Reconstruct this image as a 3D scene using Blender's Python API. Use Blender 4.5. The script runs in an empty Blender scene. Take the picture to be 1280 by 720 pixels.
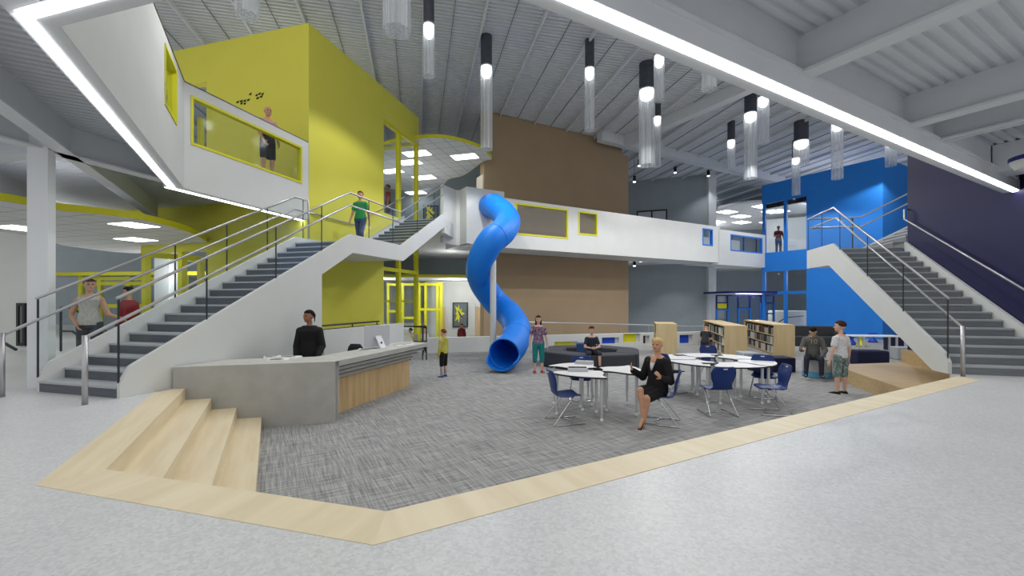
import bpy, bmesh, math, random
from math import sin, cos, pi, radians
from mathutils import Vector, Matrix
random.seed(7)
C = bpy.context.scene.collection
F, YH, HC = 534.8, 376.9, 1.28            # lens (pixels at 1280 wide), horizon row, eye height


def at(px, py, z):
    """point on the level z that the photo shows at px, py"""
    Y = F * (HC - z) / (py - YH)
    return Vector(((px - 640) * Y / F, Y, z))


def hit(P, d, px):
    k = (px - 640) / F
    t = (k * P[1] - P[0]) / (d[0] - k * d[1])
    return P[0] + t * d[0], P[1] + t * d[1]


def zat(py, Y):
    return HC - (py - YH) * Y / F


class Grid:
    """a rotated plan grid: a runs along its first axis, b along its second"""
    def __init__(s, x, y, deg):
        s.o = (x, y); s.deg = deg
        s.u = (cos(radians(deg)), sin(radians(deg))); s.v = (-s.u[1], s.u[0])

    def p(s, a, b, z=0.0):
        return (s.o[0] + a * s.u[0] + b * s.v[0], s.o[1] + a * s.u[1] + b * s.v[1], z)

    def inv(s, x, y):
        dx, dy = x - s.o[0], y - s.o[1]
        return dx * s.u[0] + dy * s.u[1], dx * s.v[0] + dy * s.v[1]


W0 = Grid(0, 0, 0)
BX, BY = (cos(radians(29.4)), sin(radians(29.4))), (-sin(radians(29.4)), cos(radians(29.4)))


# ------------------------------------------------------------------ materials
def lin(c):
    return tuple((x / 255 / 12.92) if x / 255 <= 0.04045 else ((x / 255 + 0.055) / 1.055) ** 2.4 for x in c) + (1.0,)


def mat(name, rgb, rough=0.6, metal=0.0, var=None, scale=8.0, stretch=None, bump=0.0, detail=4, emit=0.0, spec=0.4):
    m = bpy.data.materials.new(name); m.use_nodes = True
    nt = m.node_tree; b = nt.nodes['Principled BSDF']
    b.inputs['Roughness'].default_value = rough; b.inputs['Metallic'].default_value = metal
    b.inputs['Specular IOR Level'].default_value = spec
    b.inputs['Base Color'].default_value = lin(rgb)
    if emit:
        b.inputs['Emission Color'].default_value = lin(rgb); b.inputs['Emission Strength'].default_value = emit
    if var or bump:
        tc = nt.nodes.new('ShaderNodeTexCoord'); mp = nt.nodes.new('ShaderNodeMapping')
        nt.links.new(tc.outputs['Object'], mp.inputs['Vector'])
        if stretch: mp.inputs['Scale'].default_value = stretch
        n = nt.nodes.new('ShaderNodeTexNoise'); n.inputs['Scale'].default_value = scale; n.inputs['Detail'].default_value = detail
        nt.links.new(mp.outputs['Vector'], n.inputs['Vector'])
        if var:
            r = nt.nodes.new('ShaderNodeValToRGB')
            r.color_ramp.elements[0].position = 0.35; r.color_ramp.elements[1].position = 0.65
            r.color_ramp.elements[0].color = lin(rgb); r.color_ramp.elements[1].color = lin(var)
            nt.links.new(n.outputs['Fac'], r.inputs['Fac']); nt.links.new(r.outputs['Color'], b.inputs['Base Color'])
        if bump:
            bp = nt.nodes.new('ShaderNodeBump'); bp.inputs['Strength'].default_value = bump; bp.inputs['Distance'].default_value = 0.01
            nt.links.new(n.outputs['Fac'], bp.inputs['Height']); nt.links.new(bp.outputs['Normal'], b.inputs['Normal'])
    return m


def glow(name, rgb, s):
    m = bpy.data.materials.new(name); m.use_nodes = True; nt = m.node_tree; nt.nodes.clear()
    o = nt.nodes.new('ShaderNodeOutputMaterial'); e = nt.nodes.new('ShaderNodeEmission')
    e.inputs['Color'].default_value = lin(rgb); e.inputs['Strength'].default_value = s
    nt.links.new(e.outputs[0], o.inputs[0]); return m


def glass(name, tint, clear, rough=0.05, body=None, streak=False):
    """a clear pane or tube: mostly transparent, the rest a sheen (and a milky body)"""
    m = bpy.data.materials.new(name); m.use_nodes = True; nt = m.node_tree; nt.nodes.clear()
    o = nt.nodes.new('ShaderNodeOutputMaterial'); t = nt.nodes.new('ShaderNodeBsdfTransparent'); t.inputs[0].default_value = lin(tint)
    mx = nt.nodes.new('ShaderNodeMixShader'); mx.inputs[0].default_value = 1 - clear
    if body:
        g = nt.nodes.new('ShaderNodeBsdfPrincipled'); g.inputs['Base Color'].default_value = lin(body); g.inputs['Roughness'].default_value = 0.2
    else:
        g = nt.nodes.new('ShaderNodeBsdfGlossy'); g.inputs['Roughness'].default_value = rough
    if streak:
        tc = nt.nodes.new('ShaderNodeTexCoord'); mp = nt.nodes.new('ShaderNodeMapping'); mp.inputs['Scale'].default_value = (14, 14, 0.15)
        n = nt.nodes.new('ShaderNodeTexNoise'); n.inputs['Scale'].default_value = 1.0; n.inputs['Detail'].default_value = 1
        mr = nt.nodes.new('ShaderNodeMapRange'); mr.inputs[1].default_value = 0.35; mr.inputs[2].default_value = 0.7
        mr.inputs[3].default_value = (1 - clear) * 0.6; mr.inputs[4].default_value = min(0.9, (1 - clear) * 1.7)
        nt.links.new(tc.outputs['Object'], mp.inputs[0]); nt.links.new(mp.outputs[0], n.inputs['Vector'])
        nt.links.new(n.outputs['Fac'], mr.inputs[0]); nt.links.new(mr.outputs[0], mx.inputs[0])
    nt.links.new(t.outputs[0], mx.inputs[1]); nt.links.new(g.outputs[0], mx.inputs[2]); nt.links.new(mx.outputs[0], o.inputs[0]); return m


def wood(name, a, b, ang=0.0, sc=(1.2, 22, 22), rough=0.5):
    m = mat(name, a, rough, var=b, scale=1.0, stretch=sc, detail=6)
    for n in m.node_tree.nodes:
        if n.type == 'MAPPING': n.vector_type = 'TEXTURE'; n.inputs['Rotation'].default_value = (0, 0, ang); n.inputs['Scale'].default_value = tuple(1 / q for q in sc)
    return m


def carpet():
    m = bpy.data.materials.new('woven_carpet'); m.use_nodes = True; nt = m.node_tree; b = nt.nodes['Principled BSDF']
    b.inputs['Roughness'].default_value = 0.95; b.inputs['Specular IOR Level'].default_value = 0.1
    tc = nt.nodes.new('ShaderNodeTexCoord'); outs = []
    for k, s in enumerate(((3.0, 90, 1), (90, 3.0, 1), (1.6, 42, 1), (42, 1.6, 1))):
        mp = nt.nodes.new('ShaderNodeMapping'); mp.vector_type = 'TEXTURE'; mp.inputs['Rotation'].default_value = (0, 0, radians(29.4)); mp.inputs['Scale'].default_value = tuple(1 / q for q in s)
        mp.inputs['Location'].default_value = (k * 3.1, k * 1.7, 0)
        n = nt.nodes.new('ShaderNodeTexNoise'); n.inputs['Scale'].default_value = 1.0; n.inputs['Detail'].default_value = 2
        nt.links.new(tc.outputs['Object'], mp.inputs[0]); nt.links.new(mp.outputs[0], n.inputs['Vector']); outs.append(n.outputs['Fac'])
    acc = outs[0]
    for o in outs[1:]:
        ad = nt.nodes.new('ShaderNodeMath'); ad.operation = 'ADD'; nt.links.new(acc, ad.inputs[0]); nt.links.new(o, ad.inputs[1]); acc = ad.outputs[0]
    mr = nt.nodes.new('ShaderNodeMapRange'); mr.inputs[1].default_value = 1.6; mr.inputs[2].default_value = 2.4
    nt.links.new(acc, mr.inputs[0])
    r = nt.nodes.new('ShaderNodeValToRGB'); r.color_ramp.elements[0].color = lin((116, 117, 118)); r.color_ramp.elements[1].color = lin((184, 184, 183))
    nt.links.new(mr.outputs[0], r.inputs[0]); nt.links.new(r.outputs[0], b.inputs['Base Color']); return m


def terrazzo():
    m = bpy.data.materials.new('pale_terrazzo'); m.use_nodes = True; nt = m.node_tree; b = nt.nodes['Principled BSDF']
    b.inputs['Roughness'].default_value = 0.38; b.inputs['Specular IOR Level'].default_value = 0.35
    tc = nt.nodes.new('ShaderNodeTexCoord')
    v = nt.nodes.new('ShaderNodeTexVoronoi'); v.inputs['Scale'].default_value = 55
    n = nt.nodes.new('ShaderNodeTexNoise'); n.inputs['Scale'].default_value = 1.3; n.inputs['Detail'].default_value = 5
    nt.links.new(tc.outputs['Object'], v.inputs['Vector']); nt.links.new(tc.outputs['Object'], n.inputs['Vector'])
    r = nt.nodes.new('ShaderNodeValToRGB'); r.color_ramp.elements[0].color = lin((200, 201, 202)); r.color_ramp.elements[1].color = lin((219, 220, 220))
    sp = nt.nodes.new('ShaderNodeSeparateColor'); nt.links.new(v.outputs['Color'], sp.inputs[0])
    nt.links.new(sp.outputs[0], r.inputs[0])
    r2 = nt.nodes.new('ShaderNodeValToRGB'); r2.color_ramp.elements[0].color = lin((236, 238, 240)); r2.color_ramp.elements[1].color = (1, 1, 1, 1)
    nt.links.new(n.outputs['Fac'], r2.inputs[0])
    mx = nt.nodes.new('ShaderNodeMix'); mx.data_type = 'RGBA'; mx.blend_type = 'MULTIPLY'; mx.inputs[0].default_value = 1
    nt.links.new(r.outputs[0], mx.inputs[6]); nt.links.new(r2.outputs[0], mx.inputs[7]); nt.links.new(mx.outputs[2], b.inputs['Base Color']); return m


def checker(name, cols, scale, rough=0.85):
    """small random flecks (printed fabric)"""
    m = bpy.data.materials.new(name); m.use_nodes = True; nt = m.node_tree; b = nt.nodes['Principled BSDF']; b.inputs['Roughness'].default_value = rough
    tc = nt.nodes.new('ShaderNodeTexCoord'); v = nt.nodes.new('ShaderNodeTexVoronoi'); v.inputs['Scale'].default_value = scale
    nt.links.new(tc.outputs['Object'], v.inputs['Vector']); sp = nt.nodes.new('ShaderNodeSeparateColor'); nt.links.new(v.outputs['Color'], sp.inputs[0])
    r = nt.nodes.new('ShaderNodeValToRGB'); r.color_ramp.interpolation = 'CONSTANT'
    while len(r.color_ramp.elements) < len(cols): r.color_ramp.elements.new(0.5)
    for i, c in enumerate(cols): r.color_ramp.elements[i].position = i / len(cols); r.color_ramp.elements[i].color = lin(c)
    nt.links.new(sp.outputs[0], r.inputs[0]); nt.links.new(r.outputs[0], b.inputs['Base Color']); return m


def tiles(name, a, line, size, ang):
    m = bpy.data.materials.new(name); m.use_nodes = True; nt = m.node_tree; b = nt.nodes['Principled BSDF']; b.inputs['Roughness'].default_value = 0.9
    tc = nt.nodes.new('ShaderNodeTexCoord'); mp = nt.nodes.new('ShaderNodeMapping'); mp.inputs['Rotation'].default_value = (0, 0, -ang)
    br = nt.nodes.new('ShaderNodeTexBrick'); br.offset = 0; br.inputs['Scale'].default_value = 1
    br.inputs['Brick Width'].default_value = size; br.inputs['Row Height'].default_value = size; br.inputs['Mortar Size'].default_value = 0.012
    br.inputs['Color1'].default_value = lin(a); br.inputs['Color2'].default_value = lin(a); br.inputs['Mortar'].default_value = lin(line)
    nt.links.new(tc.outputs['Object'], mp.inputs[0]); nt.links.new(mp.outputs[0], br.inputs['Vector']); nt.links.new(br.outputs['Color'], b.inputs['Base Color']); return m


M = {
    'white': mat('white_painted_plaster', (206, 208, 206), 0.7, var=(209, 211, 209), scale=2),
    'yellow': mat('yellow_paint', (212, 207, 78), 0.75, var=(214, 209, 81), scale=1.5),
    'yellow_trim': mat('yellow_trim_paint', (208, 204, 28), 0.5),
    'blue': mat('blue_paint', (34, 124, 216), 0.75, var=(36, 127, 219), scale=1.5),
    'blue_trim': mat('blue_trim_paint', (28, 118, 210), 0.5),
    'navy_trim': mat('navy_trim_paint', (26, 34, 110), 0.5),
    'navy': mat('navy_wall_paint', (19, 21, 66), 0.6, var=(21, 23, 69), scale=1.2),
    'brown': mat('tan_wall_panel', (164, 143, 115), 0.8, var=(160, 139, 112), scale=1.0),
    'grey_wall': mat('blue_grey_wall_paint', (150, 160, 166), 0.85, var=(146, 156, 162), scale=1),
    'dark_wall': mat('slate_grey_wall_paint', (112, 122, 126), 0.85),
    'deck': mat('grey_painted_steel_deck', (204, 208, 214), 0.6, var=(200, 204, 210), scale=2),
    'steel': mat('grey_painted_beam', (208, 212, 217), 0.55, var=(204, 208, 213), scale=2),
    'column': mat('white_column_paint', (224, 227, 231), 0.55),
    'terrazzo': terrazzo(), 'carpet': carpet(),
    'oak': wood('pale_oak_boards', (228, 216, 186), (219, 204, 171), radians(119.4), sc=(1.0, 7, 7)),
    'oak_left': wood('pale_oak_treads', (228, 214, 183), (216, 200, 166), radians(119.4), sc=(1.0, 9, 9)),
    'oak_front': wood('pale_oak_panels', (228, 215, 185), (218, 203, 170), radians(74.4), sc=(1.0, 7, 7)),
    'oak_panel': wood('vertical_oak_planks', (206, 178, 132), (182, 152, 106), radians(15), sc=(9, 9, 0.7)),
    'oak_case': wood('oak_laminate', (214, 192, 148), (203, 180, 136), 0, sc=(9, 9, 0.8)),
    'oak_stage': wood('oak_stage_boards', (206, 180, 136), (186, 160, 118), radians(-15.6)),
    'concrete': mat('cast_concrete', (176, 176, 172), 0.75, var=(166, 166, 162), scale=4, bump=0.1, detail=8),
    'concrete_top': mat('lit_concrete', (196, 196, 190), 0.6, var=(186, 186, 180), scale=5, detail=8),  # same desk concrete, light falling on the worktop put into a paler colour
    'riser_pale': mat('mid_grey_riser', (116, 120, 124), 0.6, var=(124, 128, 132), scale=3, stretch=(1, 1, 12)),
    'riser': mat('dark_grey_riser', (84, 90, 98), 0.6, var=(92, 98, 106), scale=3, stretch=(1, 1, 12)),
    'tread': mat('grey_stone_tread', (176, 180, 184), 0.6, var=(168, 172, 177), scale=30),
    'metal': mat('brushed_steel', (186, 186, 188), 0.35, 0.85),
    'chrome': mat('satin_chrome', (205, 206, 208), 0.25, 0.9),
    'post': mat('dark_grey_metal', (58, 62, 68), 0.45, 0.5),
    'black': mat('black_metal', (22, 23, 26), 0.5),
    'cap': mat('anthracite_canopy', (62, 66, 76), 0.5, var=(70, 74, 84), scale=6),
    'pane': glass('clear_pane', (246, 249, 250), 0.93),
    'rail_pane': glass('balustrade_pane', (250, 252, 252), 0.975),
    'tube': glass('clear_acrylic_tube', (246, 248, 250), 0.70, body=(228, 232, 236), streak=True),
    'strip': glow('white_light_strip', (255, 255, 255), 9.0),
    'panel': glow('white_ceiling_panel', (255, 255, 255), 5.0),
    'bulb': glow('lamp_white', (255, 255, 255), 3.2),
    'tile': tiles('white_ceiling_tile', (212, 214, 217), (140, 143, 148), 0.6, radians(-15.6)),
    'tile_b': tiles('pale_ceiling_tile', (212, 214, 217), (178, 181, 185), 0.6, radians(29.4)),
    'slide': mat('glossy_blue_plastic', (16, 122, 226), 0.5, spec=0.35),
    'shell': mat('navy_plastic_shell', (12, 46, 110), 0.4, var=(13, 48, 114), scale=5),
    'table_top': mat('white_laminate', (240, 241, 243), 0.35),
    'black_edge': mat('black_edge_band', (20, 20, 24), 0.5),
    'charcoal': mat('charcoal_upholstery', (72, 74, 80), 0.9, var=(64, 66, 72), scale=40, bump=0.15),
    'dark_fabric': mat('dark_grey_upholstery', (56, 58, 62), 0.9, var=(50, 52, 56), scale=40),
    'navy_fabric': mat('navy_upholstery', (22, 26, 58), 0.85, var=(26, 30, 64), scale=40),
    'blue_fabric': mat('denim_blue_upholstery', (52, 82, 128), 0.9, var=(46, 76, 120), scale=40),
    'sky_fabric': mat('light_blue_upholstery', (96, 168, 208), 0.85, var=(90, 162, 202), scale=40),
    'grey_fabric': mat('light_grey_upholstery', (176, 180, 186), 0.9, var=(168, 172, 178), scale=40),
    'alu': mat('silver_aluminium', (206, 208, 214), 0.4, 0.35),
    'paper': mat('white_paper', (236, 236, 234), 0.8), 'ink': mat('black_print', (28, 28, 30), 0.7),
    'laptop': mat('grey_laptop_shell', (186, 188, 192), 0.4, 0.3), 'dark_plastic': mat('dark_plastic', (44, 48, 52), 0.6),
    'wood_door': wood('light_maple_door', (212, 186, 150), (200, 172, 134), 0, sc=(8, 8, 0.8)),
    'stool_yellow': mat('yellow_plastic', (226, 224, 24), 0.4), 'stool_blue': mat('royal_blue_plastic', (30, 74, 190), 0.4),
}


# ------------------------------------------------------------------ mesh builder
class MB:
    def __init__(s): s.v = []; s.f = []

    def add(s, vs, fs):
        n = len(s.v); s.v += [tuple(v) for v in vs]; s.f += [tuple(i + n for i in f) for f in fs]; return s

    def hexa(s, q):   # 8 points: bottom ring 0-3, top ring 4-7
        return s.add(q, [(3, 2, 1, 0), (4, 5, 6, 7), (0, 1, 5, 4), (1, 2, 6, 5), (2, 3, 7, 6), (3, 0, 4, 7)])

    def box(s, a0, a1, b0, b1, z0, z1, g=W0):
        return s.hexa([g.p(a0, b0, z0), g.p(a1, b0, z0), g.p(a1, b1, z0), g.p(a0, b1, z0),
                       g.p(a0, b0, z1), g.p(a1, b0, z1), g.p(a1, b1, z1), g.p(a0, b1, z1)])

    def prism(s, pts, z0, z1):
        n = len(pts); vs = [(p[0], p[1], z0) for p in pts] + [(p[0], p[1], z1) for p in pts]
        return s.add(vs, [tuple(range(n))[::-1], tuple(range(n, 2 * n))] + [(i, (i + 1) % n, n + (i + 1) % n, n + i) for i in range(n)])

    def side(s, pts, a0, a1, g=W0):   # outline in (b, z) pushed from a0 to a1
        n = len(pts); vs = [g.p(a0, b, z) for b, z in pts] + [g.p(a1, b, z) for b, z in pts]
        return s.add(vs, [tuple(range(n)), tuple(range(n, 2 * n))[::-1]] + [(i, n + i, n + (i + 1) % n, (i + 1) % n) for i in range(n)])

    def front(s, pts, b0, b1, g=W0):  # outline in (a, z) pushed from b0 to b1
        n = len(pts); vs = [g.p(a, b0, z) for a, z in pts] + [g.p(a, b1, z) for a, z in pts]
        return s.add(vs, [tuple(range(n))[::-1], tuple(range(n, 2 * n))] + [(i, (i + 1) % n, n + (i + 1) % n, n + i) for i in range(n)])

    def holed(s, a0, a1, z0, z1, b0, b1, holes, g=W0):   # an upright slab with rectangular openings
        xs = sorted({a0, a1} | {h[0] for h in holes} | {h[1] for h in holes})
        for x0, x1 in zip(xs, xs[1:]):
            hs = sorted((h[2], h[3]) for h in holes if h[0] < x1 - 1e-6 and h[1] > x0 + 1e-6); z = z0
            for h0, h1 in hs:
                if h0 > z + 1e-6: s.box(x0, x1, b0, b1, z, h0, g)
                z = max(z, h1)
            if z < z1 - 1e-6: s.box(x0, x1, b0, b1, z, z1, g)
        return s

    def ring(s, a0, a1, z0, z1, b0, b1, w, g=W0):        # a rectangular frame of width w
        s.box(a0, a1, b0, b1, z0, z0 + w, g); s.box(a0, a1, b0, b1, z1 - w, z1, g)
        s.box(a0, a0 + w, b0, b1, z0 + w, z1 - w, g); s.box(a1 - w, a1, b0, b1, z0 + w, z1 - w, g); return s

    def cyl(s, p, q, r0, r1=None, n=12):
        r1 = r0 if r1 is None else r1; p = Vector(p); q = Vector(q); d = (q - p).normalized()
        u = d.orthogonal().normalized(); w = d.cross(u); vs = []
        for c, r in ((p, r0), (q, r1)):
            for i in range(n):
                t = 2 * pi * i / n; vs.append(c + (u * cos(t) + w * sin(t)) * r)
        return s.add(vs, [tuple(range(n))[::-1], tuple(range(n, 2 * n))] + [(i, (i + 1) % n, n + (i + 1) % n, n + i) for i in range(n)])

    def tube(s, pts, r, n=8, cap=True):
        pts = [Vector(p) for p in pts]; vs = []; u = None; m = len(pts)
        for i, p in enumerate(pts):
            d = (pts[min(i + 1, m - 1)] - pts[max(i - 1, 0)]).normalized()
            u = d.orthogonal().normalized() if u is None else (u - d * u.dot(d)).normalized()
            w = d.cross(u); rr = r[i] if isinstance(r, (list, tuple)) else r
            k = 1.0
            if 0 < i < m - 1:
                c = (pts[i] - pts[i - 1]).normalized().dot((pts[i + 1] - pts[i]).normalized()); k = 1 / max(0.6, math.sqrt(max(0.05, (1 + c) / 2)))
            vs += [p + (u * cos(2 * pi * j / n) + w * sin(2 * pi * j / n)) * rr * (k if k < 1.3 else 1.3) for j in range(n)]
        fs = [(i * n + j, i * n + (j + 1) % n, (i + 1) * n + (j + 1) % n, (i + 1) * n + j) for i in range(m - 1) for j in range(n)]
        if cap: fs += [tuple(range(n))[::-1], tuple(range((m - 1) * n, m * n))]
        return s.add(vs, fs)

    def lathe(s, prof, c=(0, 0, 0), n=20):   # (radius, z) outline
        vs = [(c[0] + r * cos(2 * pi * j / n), c[1] + r * sin(2 * pi * j / n), c[2] + z) for r, z in prof for j in range(n)]; m = len(prof)
        return s.add(vs, [(i * n + j, i * n + (j + 1) % n, (i + 1) * n + (j + 1) % n, (i + 1) * n + j) for i in range(m - 1) for j in range(n)]
                     + [tuple(range(n))[::-1], tuple(range((m - 1) * n, m * n))])

    def ell(s, c, r, ax=None, nu=12, nv=8):
        c = Vector(c); ax = ax or (Vector((1, 0, 0)), Vector((0, 1, 0)), Vector((0, 0, 1))); vs = []
        for i in range(nv + 1):
            ph = pi * i / nv - pi / 2
            for j in range(nu):
                t = 2 * pi * j / nu
                vs.append(c + ax[0] * (r[0] * cos(ph) * cos(t)) + ax[1] * (r[1] * cos(ph) * sin(t)) + ax[2] * (r[2] * sin(ph)))
        return s.add(vs, [(i * nu + j, i * nu + (j + 1) % nu, (i + 1) * nu + (j + 1) % nu, (i + 1) * nu + j) for i in range(nv) for j in range(nu)])

    def loft(s, rings):
        n = len(rings[0]); m = len(rings); vs = [p for r in rings for p in r]
        return s.add(vs, [(i * n + j, i * n + (j + 1) % n, (i + 1) * n + (j + 1) % n, (i + 1) * n + j) for i in range(m - 1) for j in range(n)]
                     + [tuple(range(n))[::-1], tuple(range((m - 1) * n, m * n))])

    def build(s, name, m, parent=None, smooth=False, bevel=0.0, label=None, cat=None, group=None, kind=None, origin=None):
        me = bpy.data.meshes.new(name); o = bpy.data.objects.new(name, me); C.objects.link(o)
        if parent:
            o.parent = parent; q = Vector((0, 0, 0)); p = parent
            while p: q += p.location; p = p.parent
            if origin == 'own': q0 = q
        else:
            xs = [v[0] for v in s.v]; ys = [v[1] for v in s.v]; zs = [v[2] for v in s.v]
            q = Vector(((min(xs) + max(xs)) / 2, (min(ys) + max(ys)) / 2, min(zs))) if origin is None else Vector(origin)
            o.location = q
        me.from_pydata([(v[0] - q.x, v[1] - q.y, v[2] - q.z) for v in s.v], [], s.f)
        bm = bmesh.new(); bm.from_mesh(me); bmesh.ops.remove_doubles(bm, verts=bm.verts, dist=1e-6) if smooth else None
        bmesh.ops.recalc_face_normals(bm, faces=bm.faces); bm.to_mesh(me); bm.free()
        me.materials.append(m if not isinstance(m, str) else M[m])
        if smooth:
            for p in me.polygons: p.use_smooth = True
        if bevel:
            b = o.modifiers.new('edge', 'BEVEL'); b.width = bevel; b.segments = 2; b.limit_method = 'ANGLE'
        tag(o, label, cat, group, kind); return o


def tag(o, label=None, cat=None, group=None, kind=None):
    if label: o['label'] = label
    if cat: o['category'] = cat
    if group: o['group'] = group
    if kind: o['kind'] = kind
    return o


def thing(name, label, cat, loc=(0, 0, 0), group=None, kind=None):
    o = bpy.data.objects.new(name, None); C.objects.link(o); o.location = loc; o.empty_display_size = 0.2
    return tag(o, label, cat, group, kind)


def dup(root, loc, rz, label=None, group=None):
    r = root.copy(); C.objects.link(r); r.location = loc; r.rotation_euler = (0, 0, rz)
    if label: r['label'] = label
    if group: r['group'] = group
    for ch in list(root.children):
        c = ch.copy(); C.objects.link(c); c.parent = r
        for g in list(ch.children):
            d = g.copy(); C.objects.link(d); d.parent = c
    return r


def struct(mb, name, m, **k): return mb.build(name, m, kind='structure', **k)


def pipe(mb, pts, r=0.021, n=8): return mb.tube(pts, r, n)
# ------------------------------------------------------------------ plan grids
R0 = Vector((-3.312, 2.974)); R1 = Vector((-0.726, 2.244)); R2 = Vector((7.607, 6.943))
PIT = -0.655; RIS = 0.153; LAND = 18 * RIS; F2 = 28 * RIS; LOW = -1.15; ROOF = 9.9; HALL = 8.57
GL = Grid(-5.2, 5.653, -15.6)       # flight beside the desk
GR = Grid(7.757, 7.581, -15.6)      # flight beside the navy wall
GA = Grid(R0.x, R0.y, -15.6); GB = Grid(R1.x, R1.y, 29.4); GC = Grid(R0.x, R0.y, 29.4)
GT = Grid(-5.315, 11.191, -15.6)    # yellow tower
GK = Grid(18.712, 21.599, 29.4)     # blue tower
GD = Grid(-2.839, 6.85, 15.7); GE = Grid(-2.839, 6.85, -15.6)
GF = Grid(-0.119, 17.232, 29.4); GW = Grid(0.478, 17.048, 15.7)
GJ = Grid(0, 0, 12.5)


def cross2(p, d, q, e):
    """where the plan lines p + t d and q + s e meet"""
    k = d[0] * e[1] - d[1] * e[0]; t = ((q[0] - p[0]) * e[1] - (q[1] - p[1]) * e[0]) / k
    return (p[0] + t * d[0], p[1] + t * d[1])


def slab(name, pts, z0, z1, m): return struct(MB().prism(pts, z0, z1), name, m, origin=(0, 0, z1))


# ------------------------------------------------------------------ floors
s8 = GL.p(0, 8.0)[:2]
slab('floor', [(-30, -8), (30, -8), (30, 3.2), GR.p(9, 4.6)[:2], GR.p(2.2, 4.6)[:2], GR.p(1.9, 0.02)[:2], GR.p(0.0, 0.0)[:2], R2, R1, R0,
               GC.p(0, 3.475)[:2], GL.p(-0.02, 0.5)[:2], GL.p(-0.02, 8)[:2], (-4.2, 17.5), (-8, 45), (-30, 45)], -0.12, 0.0, 'terrazzo')
slab('floor_carpet', [(-0.8, 2.5), (7.6, 7.3), GR.p(2.2, 0.1)[:2], GR.p(2.3, 4.7)[:2], GR.p(9, 4.7)[:2], (30, 10), (34, 45), (16.5, 45), GW.p(13.6, 0.1)[:2], GW.p(-3.82, 0.1)[:2], (-4.0, 16.6), GL.p(-0.02, 8)[:2], GL.p(-0.02, 0.4)[:2], GC.p(0.2, 3.2)[:2], (-3.2, 3.2)],
     PIT - 0.12, PIT, 'carpet')
slab('floor_lower', [GW.p(-5.5, 0.25)[:2], GW.p(14, 0.25)[:2], (17, 45), (-9, 45)], LOW - 0.12, LOW, mat('lower_floor_grey', (176, 178, 180), 0.5))

# ------------------------------------------------------------------ oak border with steps
ring = thing('oak_step_surround', 'pale oak border and steps framing the sunken carpet', 'steps', (R0.x, R0.y, PIT))
iFL = cross2(GC.p(0.33, 0), GC.v, GA.p(0, 0.328), GA.u); iFR = cross2(GA.p(0, 0.328), GA.u, GB.p(0, 0.332), GB.u)
deskl = lambda off: cross2(GC.p(off, 0), GC.v, GD.p(0, -0.004), GD.u)
near = lambda off: cross2(GC.p(off, 0), GC.v, GA.p(0, 0.328), GA.u)
MB().prism([R0, iFL, deskl(0.33), GD.p(-2.215, -0.004)[:2], GC.p(0, 3.475)[:2]], PIT + .001, 0.004).build('border_board', 'oak_left', ring)
MB().prism([R0, R1, iFR, iFL], PIT + .001, 0.004).build('border_board', 'oak_front', ring)
MB().prism([R1, R2, (7.648, 7.337), iFR], PIT + .001, 0.004).build('border_board', 'oak', ring)
for k, (o0, o1) in enumerate(((0.33, 0.656), (0.656, 0.975), (0.975, 1.30))):
    MB().prism([near(o0), near(o1), deskl(o1), deskl(o0)], PIT + .001, -0.1638 * (k + 1)).build('tread', 'oak_left', ring)

# oak stage beside and under the other flight
stg = thing('oak_stage', 'low oak platform tucked beneath the flight next to the dark navy wall', 'platform', GR.p(0.5, 2, PIT))
MB().prism([GR.p(-0.62, 0.18)[:2], GR.p(1.66, 0.02)[:2], GR.p(1.66, 4.4)[:2], GR.p(-0.5, 3.3)[:2]], PIT + .001, -0.3275).build('deck', 'oak_stage', stg)
MB().prism([GR.p(1.5, 0.03)[:2], GR.p(1.66, 0.03)[:2], GR.p(1.66, 4.4)[:2], GR.p(1.5, 4.4)[:2]], -0.33, -0.002).build('upper_step', 'oak_stage', stg)


# ------------------------------------------------------------------ ceilings
def deck(name, poly, deg, pitch, z, depth, m):
    g = Grid(0, 0, deg); q = [g.inv(*p[:2]) for p in poly]; mb = MB(); n = len(q)
    v = min(p[1] for p in q); v1 = max(p[1] for p in q)
    while v < v1:
        c = v + pitch / 2; xs = []
        for i in range(n):
            (x0, y0), (x1, y1) = q[i], q[(i + 1) % n]
            if (y0 <= c) != (y1 <= c): xs.append(x0 + (c - y0) * (x1 - x0) / (y1 - y0))
        xs.sort()
        pr = [(0, z), (0.5, z), (0.6, z + depth), (0.9, z + depth), (1.0, z)]
        for a0, a1 in zip(xs[::2], xs[1::2]):
            for (f0, h0), (f1, h1) in zip(pr, pr[1:]):
                mb.add([g.p(a0, v + f0 * pitch, h0), g.p(a1, v + f0 * pitch, h0), g.p(a1, v + f1 * pitch, h1), g.p(a0, v + f1 * pitch, h1)], [(0, 1, 2, 3)])
        v += pitch
    return mb.build(name, m, kind='structure')


FLc = cross2(GC.p(0, 0), GC.v, GA.p(0, 0.283), GA.u); FRc = cross2(GA.p(0, 0.283), GA.u, GB.p(0, 0.29), GB.u)
BEND = cross2(GC.p(0, 0), GC.v, GT.p(0, 0), GT.v); REND = GB.p(12.08, 0.29)[:2]; TA = GT.p(0, 0)[:2]; TB = GT.p(-6.02, 0)[:2]
FL2 = cross2(GC.p(-.05, 0), GC.v, GA.p(0, 0.235), GA.u); FR2 = cross2(GA.p(0, 0.235), GA.u, GB.p(0, 0.24), GB.u)
BE2 = cross2(GC.p(-.05, 0), GC.v, GT.p(-.05, 0), GT.v)
UP = [FL2, BE2, GT.p(-.05, -.02)[:2], GT.p(-6.02, -.02)[:2], (-22, 17.5), (-16.3, 12), (-4.4, 2.3), (4.2, 2.0), (13, 9.4), (27, 19), GR.p(4.6, 6.2)[:2], GR.p(4.6, 4.2)[:2], GR.p(1.95, 4.0)[:2], GB.p(12.0, 0.24)[:2], FR2]
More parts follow.
